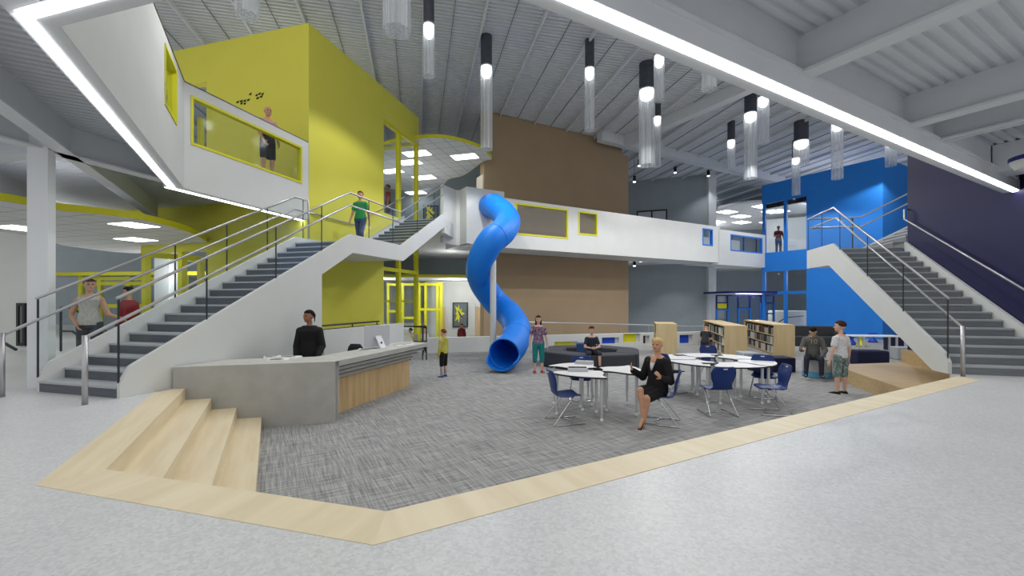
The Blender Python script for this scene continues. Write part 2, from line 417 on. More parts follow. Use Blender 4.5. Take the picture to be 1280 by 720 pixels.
deck('ceiling_deck', UP, 29.4, 0.13, 4.03, 0.035, 'deck')
slab('floor_upper', UP, 4.08, F2, 'terrazzo')
roof = [(-26, 10.2), (36, 10.2), (44, 42), (-26, 42)]
deck('ceiling_roof', roof, 12.5, 0.16, ROOF, 0.05, 'deck')
slab('ceiling_slab', roof, ROOF + 0.06, ROOF + 0.2, 'deck')
for k in range(-10, 17):
    e = 3.73 + 1.77 * k; lo = 10.4 + 0.22 * abs(e) * (1 if e < 0 else 0)
    struct(MB().box(e - 0.03, e + 0.03, lo if e < 3 else max(9.6, lo - 0.22 * e), 36, ROOF - 0.14, ROOF, GJ), 'ceiling_beam', 'steel')
    struct(MB().box(e + 0.877, e + 0.889, lo if e < 3 else max(9.6, lo - 0.22 * e), 36, ROOF - 0.03, ROOF, GJ), 'ceiling_seam_beam', 'dark_wall')
struct(MB().box(15.95, 16.35, 3, 16.5, ROOF - 0.5, ROOF, Grid(0, 0, 29.4)), 'ceiling_girder_beam', 'steel')
struct(MB().box(14.5, 34, 16.5, 16.9, ROOF - 0.5, ROOF, Grid(0, 0, 29.4)), 'ceiling_girder_beam', 'steel')

# ring beams with light coves, around the opening in the upper floor
bl = lambda o: cross2(GC.p(o, 0), GC.v, GA.p(0, 0.05), GA.u)
ln = (Vector(BEND) - Vector(FLc)).length
def strip_beam(g, a0, a1, b0, b1, s0, s1, along, top=4.03, ext=0.0):
    mb = MB(); sb = MB()
    if along == 'v':
        mb.box(a0, a1 - .005, b0 - ext, b1, 3.411 if ext else 3.41, top, g); sb.box(s0, s1, b0, b1, 3.400, 3.409, g)
    else:
        mb.box(b0, b1, a0, a1 - .005, 3.41, top, g); sb.box(b0, b1, s0, s1, 3.400, 3.409, g)
    struct(mb, 'ceiling_ring_beam', 'steel'); return sb
bfl = GC.inv(*FLc)[1]; bbd = GC.inv(*BEND)[1]
LS = 'white light strip set in the beam soffit'
strip_beam(GC, -0.262, 0.0, bfl - .05, bbd, -0.23, -0.137, 'v', ext=.3).build('light_strip', 'strip', label=LS + ' above the oak steps', cat='light')
strip_beam(GT, -0.27, 0.0, -3.42, 0.0, -0.24, -0.15, 'v').build('light_strip', 'strip', label=LS + ' below the balcony with the bald figure', cat='light')
strip_beam(GA, 0.05, 0.283, -0.36, GA.inv(*FRc)[0], 0.07, 0.155, 'u').build('light_strip', 'strip', label=LS + ', over the front oak border', cat='light')
strip_beam(GB, 0.04, 0.29, 1.0, 12.08, 0.06, 0.155, 'u', 3.6).build('light_strip', 'strip', label=LS + ' running out to the navy wall', cat='light')
struct(MB().box(-0.3, 11.8, 0.02, 0.15, 3.595, 3.64, GB).box(-0.3, 12.05, 0.12, 0.2, 3.6, 4.03, GB), 'ceiling_girder_beam', 'steel')
for a in (-1.2, 1.6, 4.32, 6.95):
    struct(MB().box(a - 0.1, a + 0.1, -9, 0.12, 3.6, 3.63, GB).box(a - 0.012, a + 0.012, -9, 0.12, 3.63, 4.03, GB), 'ceiling_cross_beam', 'steel')
struct(MB().box(8.0, 8.02, -2.2, 0.12, 3.6, 4.03, GB).box(7.92, 8.1, -2.2, 0.12, 3.6, 3.63, GB), 'ceiling_cross_beam', 'steel')
struct(MB().box(10.6, 11.2, -3, 0.1, 3.55, 4.03, GB), 'ceiling_bulkhead_beam', 'steel')
for o in (-1.33, -3.6):
    struct(MB().box(o - 0.1, o + 0.1, -6, 11, 3.55, 3.58, GC).box(o - 0.012, o + 0.012, -6, 11, 3.58, 4.03, GC), 'ceiling_cross_beam', 'steel')
struct(MB().box(-0.12, 0.12, -5, 6.5, 3.55, 3.58, Grid(-7.05, 6.45, -15.6)).box(-0.02, 0.02, -5, 6.5, 3.58, 4.03, Grid(-7.05, 6.45, -15.6)), 'ceiling_girder_beam', 'steel')
struct(MB().box(-8, -0.15, -0.1, 0.1, 3.5, 4.03, Grid(-7.05, 6.45, -15.6)), 'ceiling_girder_beam', 'steel')
struct(MB().box(0, 0.22, 0, 0.27, 0, 4.03, Grid(-7.10, 6.26, 29.4)), 'column', 'column', bevel=0.004)

# parapets around the opening (white), with yellow framed glazing
def window_fit(g, h, b0, b1, mcol, side='u', fw=0.05, name='window'):
    """frame and pane for a hole h = (a0, a1, z0, z1) in an upright slab b0..b1"""
    f = MB().ring(h[0], h[1], h[2], h[3], b0 - 0.015, b1 + 0.015, fw, g) if side == 'u' else None
    if side == 'v':
        f = MB(); w = fw
        f.box(b0 - .015, b1 + .015, h[0], h[1], h[2], h[2] + w, g).box(b0 - .015, b1 + .015, h[0], h[1], h[3] - w, h[3], g)
        f.box(b0 - .015, b1 + .015, h[0], h[0] + w, h[2] + w, h[3] - w, g).box(b0 - .015, b1 + .015, h[1] - w, h[1], h[2] + w, h[3] - w, g)
    fr = f.build(name, mcol, kind='structure'); m = (b0 + b1) / 2
    pn = MB().box(h[0] + fw, h[1] - fw, m - .004, m + .004, h[2] + fw, h[3] - fw, g) if side == 'u' else MB().box(m - .004, m + .004, h[0] + fw, h[1] - fw, h[2] + fw, h[3] - fw, g)
    pn.build('pane', 'pane', fr); return fr


def holed_v(a0, a1, b0, b1, z0, z1, holes, g):
    g2 = Grid(g.o[0], g.o[1], g.deg + 90)     # u2 = v, v2 = -u
    return MB().holed(b0, b1, z0, z1, -a1, -a0, holes, g2)


PT = 5.43
bw = GC.inv(*BEND)[1]; w0 = GC.inv(-5.357, 6.564)[1]; w1 = GC.inv(-5.819, 7.383)[1]
struct(holed_v(-0.1, 0, bfl, bw, 3.418, PT, [(w0, w1, 4.32, 5.255)], GC), 'wall_parapet', 'white')
window_fit(GC, (w0, w1, 4.32, 5.255), -0.1, 0, M['yellow_trim'], 'v', 0.04, 'window_1')
struct(holed_v(-0.1, 0, -3.42, -0.01, 3.418, PT, [(-3.115, -0.245, 4.292, 5.237)], GT), 'wall_parapet', 'white')
window_fit(GT, (-3.115, -0.245, 4.292, 5.237), -0.1, 0, M['yellow_trim'], 'v', 0.05, 'window_2')
struct(MB().box(-0.1, 0.01, -3.42, -0.01, PT, PT + 0.015, GT).box(-0.1, 0.01, bfl, bw, PT, PT + .015, GC), 'trim_1', mat('dark_coping', (92, 84, 62), 0.5))
struct(MB().box(0, GA.inv(*FRc)[0], 0.183, 0.283, 4.03, PT, GA).box(0.6, 12.05, 0.19, 0.29, 4.03, PT, GB), 'wall_parapet', 'white')

# ------------------------------------------------------------------ yellow tower (corner glazed at both far ends)
yt = MB().box(-0.2, 0, 0, 3.52, -0.1, HALL, GT).box(-0.2, 0, 3.52, 6.01, 7.5, HALL, GT).box(-0.2, 0, 3.52, 6.01, 3.14, 4.31, GT)
struct(yt, 'wall_yellow_tower', 'yellow')
yl = MB().box(-3.47, -0.2, 0, 0.2, -0.1, HALL, GT).box(-6.02, -3.47, 0, 0.2, 7.5, HALL, GT).box(-6.02, -3.47, 0, 0.2, 2.72, 4.36, GT)
struct(yl, 'wall_yellow_balcony', 'yellow')
struct(MB().box(-9, -6.02, 0, 0.2, 3.3, 4.36, GT), 'wall_yellow_header', 'yellow')
def post(g, a, b, w, z0, z1, m, n='window_mullion_frame'): return struct(MB().box(a - w / 2, a + w / 2, b - w / 2, b + w / 2, z0, z1, g), n, m)
for b in (4.6, 5.94): post(GT, -0.08, b, 0.14, 0, 7.5, 'yellow_trim')
for a, b in ((-1.9, 5.94), (-3.6, 5.94)): post(GT, a, b, 0.12, 0, 7.5, 'yellow_trim')
for a, b in ((-4.5, 0.1), (-5.95, 0.1), (-5.95, 1.8), (-5.95, 3.5)): post(GT, a, b, 0.16, 0, 2.75, 'yellow_trim'); post(GT, a, b, 0.14, 4.3, 7.5, 'yellow_trim')
struct(MB().box(-6.02, -5.9, 0.2, 3.6, 2.62, 2.8, GT).box(-6.0, -3.47, 0.02, 0.16, 0.95, 1.03, GT), 'window_rail_frame', 'yellow_trim')
struct(MB().box(-0.16, -0.02, 3.52, 5.94, 7.42, 7.5, GT).box(-3.6, -0.08, 5.86, 6.0, 7.42, 7.5, GT).box(-0.14, -0.02, 3.52, 5.94, 2.35, 2.47, GT).box(-3.6, -0.08, 5.88, 6.0, 1.25, 1.33, GT), 'window_rail_frame', 'yellow_trim')
struct(MB().box(-0.085, -0.075, 3.52, 5.94, 0.02, 3.14, GT), 'window_3', 'pane')
struct(MB().box(-0.085, -0.075, 3.52, 5.94, 4.31, 7.5, GT), 'window_4', 'pane')
slab('floor_tower', [GT.p(-6, 0.2)[:2], GT.p(-0.2, 0.2)[:2], GT.p(-0.2, 6)[:2], GT.p(-6, 6)[:2]], 4.06, F2, 'terrazzo')

# ------------------------------------------------------------------ blue tower
struct(MB().box(0, 0.25, 0, 3.53, PIT - .1, HALL, GK).box(0, 0.25, 3.53, 6.1, 7.41, HALL, GK).box(0, 0.25, 3.53, 6.1, 3.14, 4.31, GK), 'wall_blue_tower', 'blue')
struct(MB().box(0.25, 7.5, 0, 0.25, PIT - .1, HALL, GK), 'wall_blue_stair', 'blue')
for b, w in ((6.0, 0.16), (4.72, 0.16)):
    post(GK, 0.1, b, w, PIT, 3.14, 'blue_trim'); post(GK, 0.1, b, w, 4.31, 7.41, 'blue_trim')
struct(MB().box(0.03, 0.17, 3.53, 6.0, 1.72, 1.9, GK), 'window_rail_frame', 'blue_trim')
struct(MB().box(0.09, 0.1, 3.53, 6.0, 4.31, 7.41, GK), 'window_5', 'pane')
struct(MB().box(0.09, 0.1, 3.53, 6.0, PIT, 3.14, GK), 'window_6', 'pane')
struct(MB().box(0.3, 0.5, 3.5, 6.1, 7.15, 7.41, GK), 'trim_2', 'black')
slab('floor_blue_tower', [GK.p(0.25, 0.25)[:2], GK.p(9, 0.25)[:2], GK.p(9, 7)[:2], GK.p(0.25, 6.1)[:2]], 4.0, F2 + .02, 'terrazzo')

# ------------------------------------------------------------------ brown wall, navy wall, grey walls
aL, aR = GF.inv(*hit(GF.p(0, 2.3), BX, 605))[0], GF.inv(*hit(GF.p(0, 2.3), BX, 785.5))[0]
aN = GF.inv(*hit(GF.p(0, 2.3), BX, 777.5))[0]
struct(MB().box(aL, aN, 2.3, 2.7, LOW, ROOF - 0.02, GF).box(aN, aR, 2.3, 2.7, LOW, 9.28, GF), 'wall_brown', 'brown')
struct(MB().box(aL - 0.05, aL, 2.35, 3.0, F2, 7.0, GF), 'wall_cream', mat('cream_paint', (226, 218, 200), 0.8))
struct(MB().box(1.7, 1.9, 0.0, 4.52, -0.1, PT, GR), 'wall_navy', 'navy')
struct(MB().box(1.9, 1.95, -0.9, 0.0, -0.1, 4.03, GR), 'wall_navy_side', 'navy')
def wall2(name, p, q, z0, z1, t=0.2, m='grey_wall', holes=()):
    g = Grid(p[0], p[1], math.degrees(math.atan2(q[1] - p[1], q[0] - p[0]))); L = math.hypot(q[0] - p[0], q[1] - p[1])
    struct(MB().holed(0, L, z0, z1, 0, t, list(holes), g), name, m); return g, L
wall2('wall_slate', (8.0, 30.9), (13.25, 29.0), LOW, ROOF)
struct(MB().box(13.2, 13.7, 28.7, 29.2, LOW, ROOF), 'column', 'steel')
wall2('wall_far', (12, 39), (46, 33), LOW, ROOF, m='grey_wall')
wall2('wall_back', (-9.5, 25.9), (-0.6, 24.6), LOW, ROOF, m='grey_wall')
wall2('wall_back_side', (-0.6, 24.6), (8.0, 30.9), LOW, ROOF, m='grey_wall')
wall2('wall_west', (-30, 12.9), (-12.4, 11.2), -0.1, 4.03, m='white')
wall2('wall_north_west', (-30, 25), (-9.5, 19.0), -0.1, 4.03, m='grey_wall')
wall2('wall_north_west_upper', (-30, 27), (-9.5, 25.9), F2, ROOF, m='grey_wall')
wall2('wall_tower_rear', (-10.6, 18.4), (-9.5, 25.9), -0.1, ROOF, m='grey_wall')
struct(MB().box(-13.3, -12.75, 15.9, 16.4, 0, 4.03), 'column', 'steel')
wall2('wall_blue_room', (18.6, 31.5), (24.5, 28.2), F2, 7.3, m='white')
wall2('wall_east', (44, 42), (30, 12), 0, ROOF)

# upper slab behind the bridge landing
slab('floor_gallery', [GL.p(-1.6, 10.15)[:2], GL.p(0.05, 10.15)[:2], GF.p(-2.4, 0.2)[:2], GF.p(-0.9, 2.6)[:2], (-1.2, 24.5), (-9.4, 25.8), GT.p(-4, 6.1)[:2], GT.p(-0.05, 6.1)[:2], GT.p(0.0, 4.2)[:2]], 3.75, F2, 'white')
# ------------------------------------------------------------------ stairs
def stair_profile(n1, b0, b1, l1, n2, b2, zbot=None):
    """step outline in (b, z): n1 risers up to the landing, n2 more to the upper floor"""
    pts = []; tr = (b1 - b0) / (n1 - 1)
    for i in range(n1): pts += [(b0 + i * tr, i * RIS), (b0 + i * tr, (i + 1) * RIS)]
    pts += [(l1, n1 * RIS)]
    return pts


def make_stairs(name, label, g, w, nb, land_b, land_len, up_n, up_len, loc, rm='riser'):
    st = thing(name, label, 'staircase', loc)
    tr = nb / 17
    for i in range(18):
        b = i * tr; z = (i + 1) * RIS
        MB().box(-w + .03, -.03, b, b + 0.02, z - RIS, z - 0.03, g).build('riser', rm, st)
        MB().box(-w + .03, -.03, b - 0.012, (b + tr + .02) if i < 17 else nb + land_len, z - 0.03, z, g).build('tread' if i < 17 else 'landing', 'tread', st)
    ut = up_len / 9 if up_n else 0
    for i in range(up_n):
        b = nb + land_len + i * ut; z = LAND + (i + 1) * RIS
        MB().box(-w + .03, -.03, b, b + 0.02, z - RIS, z - 0.03, g).build('riser', rm, st)
        MB().box(-w + .03, -.03, b - 0.012, b + ut + .02, z - 0.03, z, g).build('tread', 'tread', st)
    return st


ls = make_stairs('staircase', 'white staircase with grey steps rising past the desk to the yellow tower', GL, 1.6, 4.81, 4.81, 2.35, 10, 2.95, GL.p(-0.8, 2, 0))
top = [(0.0, 0.0), (0.0, 0.2), (0.12, 0.41), (4.81, 2.9), (7.16, 2.93), (10.15, 4.46), (10.45, 4.6)]
MB().side(top + [(10.45, 4.02), (10.26, 4.02), (7.28, 2.48), (4.9, 2.46), (3.82, 1.87), (3.82, PIT + .02), (0.35, PIT + .02), (0.32, 0.0)], -0.03, 0.03, GL).build('stringer', 'white', ls)
MB().side(top[:6] + [(10.15, 3.95), (7.28, 2.48), (4.9, 2.46), (0.5, 0.0)], -1.63, -1.57, GL).build('stringer', 'white', ls)
MB().side([(0.55, 0.0), (4.92, 2.5), (7.26, 2.5), (10.2, 4.0), (10.2, 4.05), (7.2, 2.56), (4.8, 2.56), (0.4, 0.06)], -1.56, -0.04, GL).build('soffit', 'white', ls)


def rails(st, g, a, seg_top, seg_low, posts, foot=None, glasspoly=None, r=0.022):
    mb = MB(); mb.tube([g.p(a, b, z) for b, z in seg_top], r, 8); mb.build('top_rail', 'metal', st, smooth=True)
    mb = MB(); mb.tube([g.p(a, b, z) for b, z in seg_low], r, 8); mb.build('handrail', 'metal', st, smooth=True)
    for b, z0, z1 in posts: MB().box(a - .006, a + .006, b - .011, b + .011, z0, z1, g).build('post', 'post', st)
    if foot: MB().cyl(g.p(a, foot[0], 0.0), g.p(a, foot[0], foot[1]), 0.03).build('newel_post', 'metal', st, smooth=True)
    if glasspoly: MB().side(glasspoly, a - .004, a + .004, g).build('glass_panel', 'rail_pane', st)


tl = [(-0.02, 1.32), (4.81, 3.9), (7.16, 3.9), (10.15, 5.45)]
lo = [(-0.34, 0.84), (4.81, 3.6), (7.16, 3.6), (10.15, 5.14)]
gp = [(0.0, 0.25), (0.12, 0.42), (4.81, 2.9), (7.16, 2.93), (10.15, 4.46), (10.15, 5.4), (7.16, 3.87), (4.81, 3.87), (0, 1.29)]
zt = lambda b: 1.33 + 0.534 * b
rails(ls, GL, 0.0, tl, lo, [(0.0, 0.2, 1.33), (1.22, 0.98, zt(1.22)), (2.6, 1.72, zt(2.6)), (3.85, 2.38, zt(3.85)), (5.6, 2.9, 3.9), (6.75, 2.9, 3.9), (8.2, 3.45, 4.44), (9.4, 4.06, 5.07)], (-0.36, 0.86), gp)
MB().tube([GL.p(-1.6, b, z) for b, z in [(-0.02, 1.32), (4.81, 3.9), (5.28, 3.9), (5.3, 2.75)]], 0.022, 8).build('top_rail', 'metal', ls, smooth=True)
MB().tube([GL.p(-1.6, b, z) for b, z in [(-0.34, 0.84), (4.81, 3.6), (5.28, 3.6)]] + [GL.p(-1.54, b, z) for b, z in [(5.5, 3.6), (7.1, 3.6), (10.1, 5.14)]], 0.022, 8).build('handrail', 'metal', ls, smooth=True)
for b, z0, z1 in [(0.0, 0.2, 1.33), (1.9, 1.35, zt(1.9)), (2.95, 1.9, zt(2.95)), (3.98, 2.45, zt(3.98)), (5.1, 2.9, 3.9)]:
    MB().box(-1.606, -1.594, b - .011, b + .011, z0, z1, GL).build('post', 'post', ls)
MB().cyl(GL.p(-1.6, -0.36, 0.0), GL.p(-1.6, -0.36, 0.86), 0.03).build('newel_post', 'metal', ls, smooth=True)
MB().side([(0.0, 0.25), (0.12, 0.42), (4.81, 2.9), (5.25, 2.9), (5.25, 3.87), (4.81, 3.87), (0, 1.29)], -1.604, -1.596, GL).build('glass_panel', 'rail_pane', ls)

# flight beside the navy wall
GS = Grid(GR.p(1.63, 0)[0], GR.p(1.63, 0)[1], -15.6)       # a = -1.63..0
rs = make_stairs('staircase', 'white staircase with grey steps climbing between the navy wall and oak platform', GS, 1.63, 4.52, 4.52, 1.8, 0, 0, GR.p(0.8, 2, 0), 'riser_pale')
MB().side([(0.0, 0.0), (0.0, 0.2), (0.1, 0.36), (4.52, 2.9), (6.32, 2.9), (6.32, 2.33), (4.75, 2.31), (0.4, 0.0)], -0.03, 0.03, GR).build('stringer', 'white', rs)
MB().side([(0.0, 0.0), (0.0, 0.2), (0.1, 0.36), (4.5, 2.88), (4.5, 2.3), (0.4, 0.0)], 1.62, 1.68, GR).build('stringer', 'white', rs)
MB().side([(0.5, 0.0), (4.76, 2.34), (6.3, 2.34), (6.3, 2.42), (4.7, 2.42), (0.35, 0.06)], 0.04, 1.6, GR).build('soffit', 'white', rs)
for i in range(10):
    a = 1.42 + i * 0.29; z = LAND + (i + 1) * RIS
    MB().box(a, a + .02, 4.6, 6.28, z - RIS, z - .03, GR).build('riser', 'riser_pale', rs); MB().box(a - .012, a + .31, 4.6, 6.28, z - .03, z, GR).build('tread', 'tread', rs)
MB().front([(1.2, 2.9), (1.42, 2.92), (4.3, 4.44), (4.3, 3.9), (1.5, 2.32), (1.2, 2.32)], 6.28, 6.34, GR).build('stringer', 'white', rs)
zr = lambda b: 1.32 + 0.57 * b
MB().tube([GR.p(0, 0.02, 1.33), GR.p(0, 4.52, 3.9), GR.p(0, 6.3, 3.9), GR.p(1.42, 6.3, 3.9), GR.p(4.2, 6.3, 5.4)], 0.022, 8).build('top_rail', 'metal', rs, smooth=True)
MB().tube([GR.p(0.03, -0.24, 0.84), GR.p(0.03, 4.45, 3.6), GR.p(0.03, 6.22, 3.6), GR.p(1.4, 6.22, 3.6), GR.p(4.2, 6.22, 5.1)], 0.022, 8).build('handrail', 'metal', rs, smooth=True)
MB().cyl(GR.p(0.03, -0.26, 0), GR.p(0.03, -0.26, 0.86), 0.03).build('newel_post', 'metal', rs, smooth=True)
for b, z0, z1 in [(0.05, 0.2, 1.35), (1.35, 1.05, zr(1.35)), (2.75, 1.85, zr(2.75)), (4.15, 2.66, zr(4.15)), (5.3, 2.9, 3.9), (6.3, 2.9, 3.9)]:
    MB().box(-.006, .006, b - .011, b + .011, z0, z1, GR).build('post', 'post', rs)
MB().box(1.2 - .016, 1.2 + .016, 6.29, 6.31, 2.9, 3.9, GR).build('post', 'post', rs)
MB().side([(0.0, 0.25), (0.1, 0.36), (4.52, 2.9), (6.28, 2.9), (6.28, 3.87), (4.52, 3.87), (0, 1.29)], -.004, .004, GR).build('glass_panel', 'rail_pane', rs)
MB().front([(0.02, 2.9), (1.42, 2.92), (1.42, 3.87), (0.02, 3.87)], 6.296, 6.304, GR).build('glass_panel', 'rail_pane', rs)
nh = MB().tube([GR.p(1.69, 4.45, 3.74), GR.p(1.60, 4.45, 3.74), GR.p(1.60, 4.45, 3.48), GR.p(1.60, 4.3, 3.40), GR.p(1.60, -0.6, 0.72)], 0.022, 8)
nh.build('wall_handrail', 'metal', label='brushed steel handrail fixed along the navy wall', cat='handrail', smooth=True)

# ------------------------------------------------------------------ footbridge
br = thing('footbridge', 'white footbridge crossing the hall in front of the tan wall', 'bridge', GF.p(6, 1, 3.41))
H1 = (0.30, 2.943, 4.0, 5.3); H2 = (3.51, 4.61, 4.25, 5.3)
a3 = GF.inv(*hit(GF.p(0, 0), BX, 878))[0]; a4 = GF.inv(*hit(GF.p(0, 0), BX, 891))[0]
h3 = (a3, a4, zat(306.5, GF.p(a3, 0)[1]), zat(285, GF.p(a3, 0)[1]))
MB().holed(-0.22, 13.35, 3.44, 5.43, 0, 0.12, [H1, H2, h3], GF).build('parapet', 'white', br)
MB().box(-1.85, -0.22, 0.0, 0.12, 3.5, 5.67, GF).build('parapet_end', 'white', br)
b5 = 0.47; a5 = GF.inv(*hit(GF.p(0, b5), BX, 913))[0]; a6 = GF.inv(*hit(GF.p(0, b5), BX, 953))[0]
h4 = (a5, a6, zat(313.5, GF.p(a5, b5)[1]), zat(292.5, GF.p(a5, b5)[1]))
MB().holed(13.35, 18.6, 3.40, 5.43, b5, b5 + 0.12, [h4], GF).build('parapet', 'white', br)
MB().box(13.3, 13.42, 0.0, b5 + .05, 3.42, 5.43, GF).build('parapet_return', 'white', br)
for h, b, m in ((H1, 0, 'yellow_trim'), (H2, 0, 'yellow_trim'), (h3, 0, 'blue_trim'), (h4, b5, 'blue_trim')):
    fr = MB().ring(h[0], h[1], h[2], h[3], b - 0.015, b + 0.135, 0.07, GF).build('window_frame', m, br)
    MB().box(h[0] + .07, h[1] - .07, b + .05, b + .058, h[2] + .07, h[3] - .07, GF).build('pane', 'pane', fr)
MB().box(-1.85, 13.3, 0.12, 2.25, 3.5, 3.95, GF).build('walkway', 'steel', br); MB().box(13.3, 18.6, 0.62, 2.25, 3.46, 3.95, GF).build('walkway', 'steel', br)
MB().box(aN + 0.2, 18.6, 2.15, 2.25, 3.95, F2 + 1.0, GF).build('rear_parapet', 'white', br)
MB().box(-1.85, 18.6, -0.01, 0.14, 5.43, 5.445, GF).build('coping', mat('oak_coping', (176, 150, 112), 0.5), br) if False else None
# folded white wall at the head of the stairs
z1 = Vector((-2.587, 16.05)); z2 = Vector((-2.206, 16.86)); z3 = Vector((-2.05, 16.86)); z4 = Vector(GF.p(-1.85, 0.0)[:2])
def strip_wall(p, q, z0, z1, t): 
    g = Grid(p[0], p[1], math.degrees(math.atan2(q[1] - p[1], q[0] - p[0]))); return MB().box(0, math.hypot(q[0] - p[0], q[1] - p[1]), 0, t, z0, z1, g)
zz = thing('folded_parapet', 'white folded parapet wall between the stair head and blue slide', 'wall', (z2.x, z2.y, 3.5))
strip_wall(z1, z2, 3.5, 5.67, 0.12).build('panel', 'white', zz); strip_wall(z3, z4, 3.5, 5.67, 0.12).build('panel', 'white', zz)
strip_wall(z2, z3, 3.5, 5.67, 0.12).build('panel', 'white', zz)
# ------------------------------------------------------------------ ceiling clouds
def smooth_poly(pts, n=6):
    out = []; m = len(pts)
    for i in range(m):
        p0, p1, p2, p3 = [Vector(pts[(i + k - 1) % m][:2]) for k in range(4)]
        for j in range(n):
            t = j / n
            out.append(0.5 * ((2 * p1) + (-p0 + p2) * t + (2 * p0 - 5 * p1 + 4 * p2 - p3) * t * t + (-p0 + 3 * p1 - 3 * p2 + p3) * t ** 3))
    return out


def cloud(label, pts, z, rim, mtile, panels, g):
    q = smooth_poly(pts); c = sum(q, Vector((0, 0))) / len(q)
    cl = thing('ceiling_cloud', label, 'ceiling panel', (c.x, c.y, z))
    MB().prism(q, z, z + 0.1).build('tile_field', mtile, cl)
    ro = [p + (p - c).normalized() * 0.03 for p in q]
    mb = MB(); n = len(q)
    vs = [(p.x, p.y, zz) for zz, r in ((z + .002, q), (z + .002, ro), (z + .13, ro), (z + .13, q)) for p in r]
    mb.add(vs, [(k * n + i, k * n + (i + 1) % n, ((k + 1) % 4) * n + (i + 1) % n, ((k + 1) % 4) * n + i) for k in range(4) for i in range(n)])
    mb.build('rim', rim, cl)
    for x, y, lx, ly in panels:
        a, b = g.inv(x, y); MB().box(a - lx, a + lx, b - ly, b + ly, z - .008, z + .002, g).build('light_panel', 'panel', cl)
    return cl


Z = 7.55
cloud('round white ceiling cloud with yellow rim and tiles above the upper gallery',
      [(-6.2, 18.2), (-4.7, 16.9), (-3.15, 16.4), (-2.18, 16.66), (-1.31, 17.53), (-0.90, 18.8), (-1.32, 19.2), (-2.38, 21.2), (-3.24, 21.93), (-4.0, 23.2), (-6.5, 24.0), (-7.8, 21.0)],
      Z, 'yellow_trim', 'tile', [(*at(581, 196, Z)[:2], .55, .3), (*at(521, 192, Z)[:2], .55, .3), (*at(530, 222, Z)[:2], .55, .3), (*at(512, 203, Z)[:2], .5, .3), (*at(520, 241, Z)[:2], .55, .3), (*at(490, 214, Z)[:2], .5, .3)], GA)
cloud('round white ceiling cloud with light panels beyond the footbridge, by the blue tower',
      [(14.3, 31.3), (13.9, 29.0), (14.3, 27.97), (15.0, 27.2), (16.2, 27.0), (19.5, 28), (23, 31), (24, 35), (20, 38), (16.5, 36)],
      Z, 'steel', 'tile_b', [(*at(x, y, Z)[:2], .62, .42) for x, y in ((908.7, 265), (926, 270.5), (895.5, 277.6), (927, 278), (954, 258), (965, 264.5), (974, 264), (961, 278))], GB)
Z = 2.95
cloud('low white ceiling cloud with yellow rim hung under the balcony',
      [(-8.7, 6.9), (-8.33, 7.77), (-7.95, 8.18), (-7.64, 8.6), (-7.6, 9.3), (-7.96, 10.7), (-9.4, 13.0), (-13.0, 14.8), (-13.4, 13.0), (-12.8, 11.9), (-12.2, 10.7), (-12.2, 9.0), (-10.8, 6.6)],
      Z, 'yellow_trim', 'tile', [(*at(168, 281.5, Z)[:2], .33, .3), (*at(170, 299.5, Z)[:2], .38, .3), (*at(24, 285, Z)[:2], .4, .3)], GA)
Z = 2.42
cloud('far flat soffit with yellow rim above the lobby doors', [(-8.2, 20.3), (-6.5, 20.0), (-3.5, 20.2), (-1.5, 20.6), (-0.9, 22), (-1.0, 24.4), (-8, 25)], Z, 'yellow_trim', 'tile',
      [(*at(578, 358.6, Z)[:2], .5, .25), (*at(520, 361, Z)[:2], .5, .3)], GA)
cloud('far flat soffit with yellow rim behind the woman in grey top', [(-20, 17.6), (-15.5, 16.6), (-12.5, 16.4), (-9.5, 16.4), (-9.6, 18.3), (-14, 20)], 2.3, 'yellow_trim', 'tile', [], GA)
cloud('far flat soffit with navy rim above the blue framed screen', [(13.2, 26), (16, 26.1), (18.2, 27), (19, 29), (13.6, 30)], 1.78, 'navy_trim', 'tile_b', [(15.2, 27.5, .9, .3), (17.2, 28, .6, .3)], GB)

# ------------------------------------------------------------------ low wall with niches, rails
nich = []
def nx(p0, p1, y0, y1):
    a0 = GW.inv(*hit(GW.p(0, 0), GW.u, p0))[0]; a1 = GW.inv(*hit(GW.p(0, 0), GW.u, p1))[0]
    Y = GW.p((a0 + a1) / 2, 0)[1]; return (a0, a1, zat(y1, Y), zat(y0, Y))
NI = [(nx(693, 722, 427, 431.5), 'yellow_trim'), (nx(736, 747, 420.5, 424.6), 'black'), (nx(752.5, 774, 421.8, 429.6), 'stool_blue'), (nx(779, 800, 417, 428), 'yellow_trim'), (nx(804, 812, 419.4, 429.5), 'black'), (nx(849.5, 866, 418.5, 429), 'stool_blue')]
struct(MB().holed(-3.82, 13.1, LOW, -0.09, 0, 0.12, [n[0] for n in NI], GW).box(-3.82, 13.1, .12, .3, LOW, -.09, GW), 'wall_low', 'white')
tp = {'yellow_trim': 'yellow', 'black': 'black', 'stool_blue': 'blue'}
nn = ['under the seated boy in dark tee', 'with black back', 'behind the ottoman ring', 'square yellow, behind the blond woman', 'narrow, black, at the bookcase edge', 'past the lone bookcase']
for (h, m), w in zip(NI, nn):
    MB().box(h[0] + .005, h[1] - 0.16, 0.085, 0.117, h[2] + .005, h[3] - .005, GW).build('niche_panel', m, label=f'{tp[m]} panel set in the low white wall, {w}', cat='panel', group='coloured panels in the low wall')
rr = thing('ramp_railing', 'long steel guard railing running above the low white wall', 'railing', GW.p(4, 0.6, LOW))
mb = MB().tube([GW.p(0.0, 0.5, 0.44), GW.p(3.7, 0.5, 0.32), GW.p(8.2, 0.5, 0.14), GW.p(12, 0.5, 0.1)], 0.025, 8); mb.build('top_rail', 'metal', rr)
for a in (0.9, 1.9, 3.2, 4.6, 6.0, 7.4, 9.0, 10.6): MB().cyl(GW.p(a, 0.5, LOW), GW.p(a, 0.5, 0.4 - a * 0.035), 0.014).build('post', 'metal', rr)
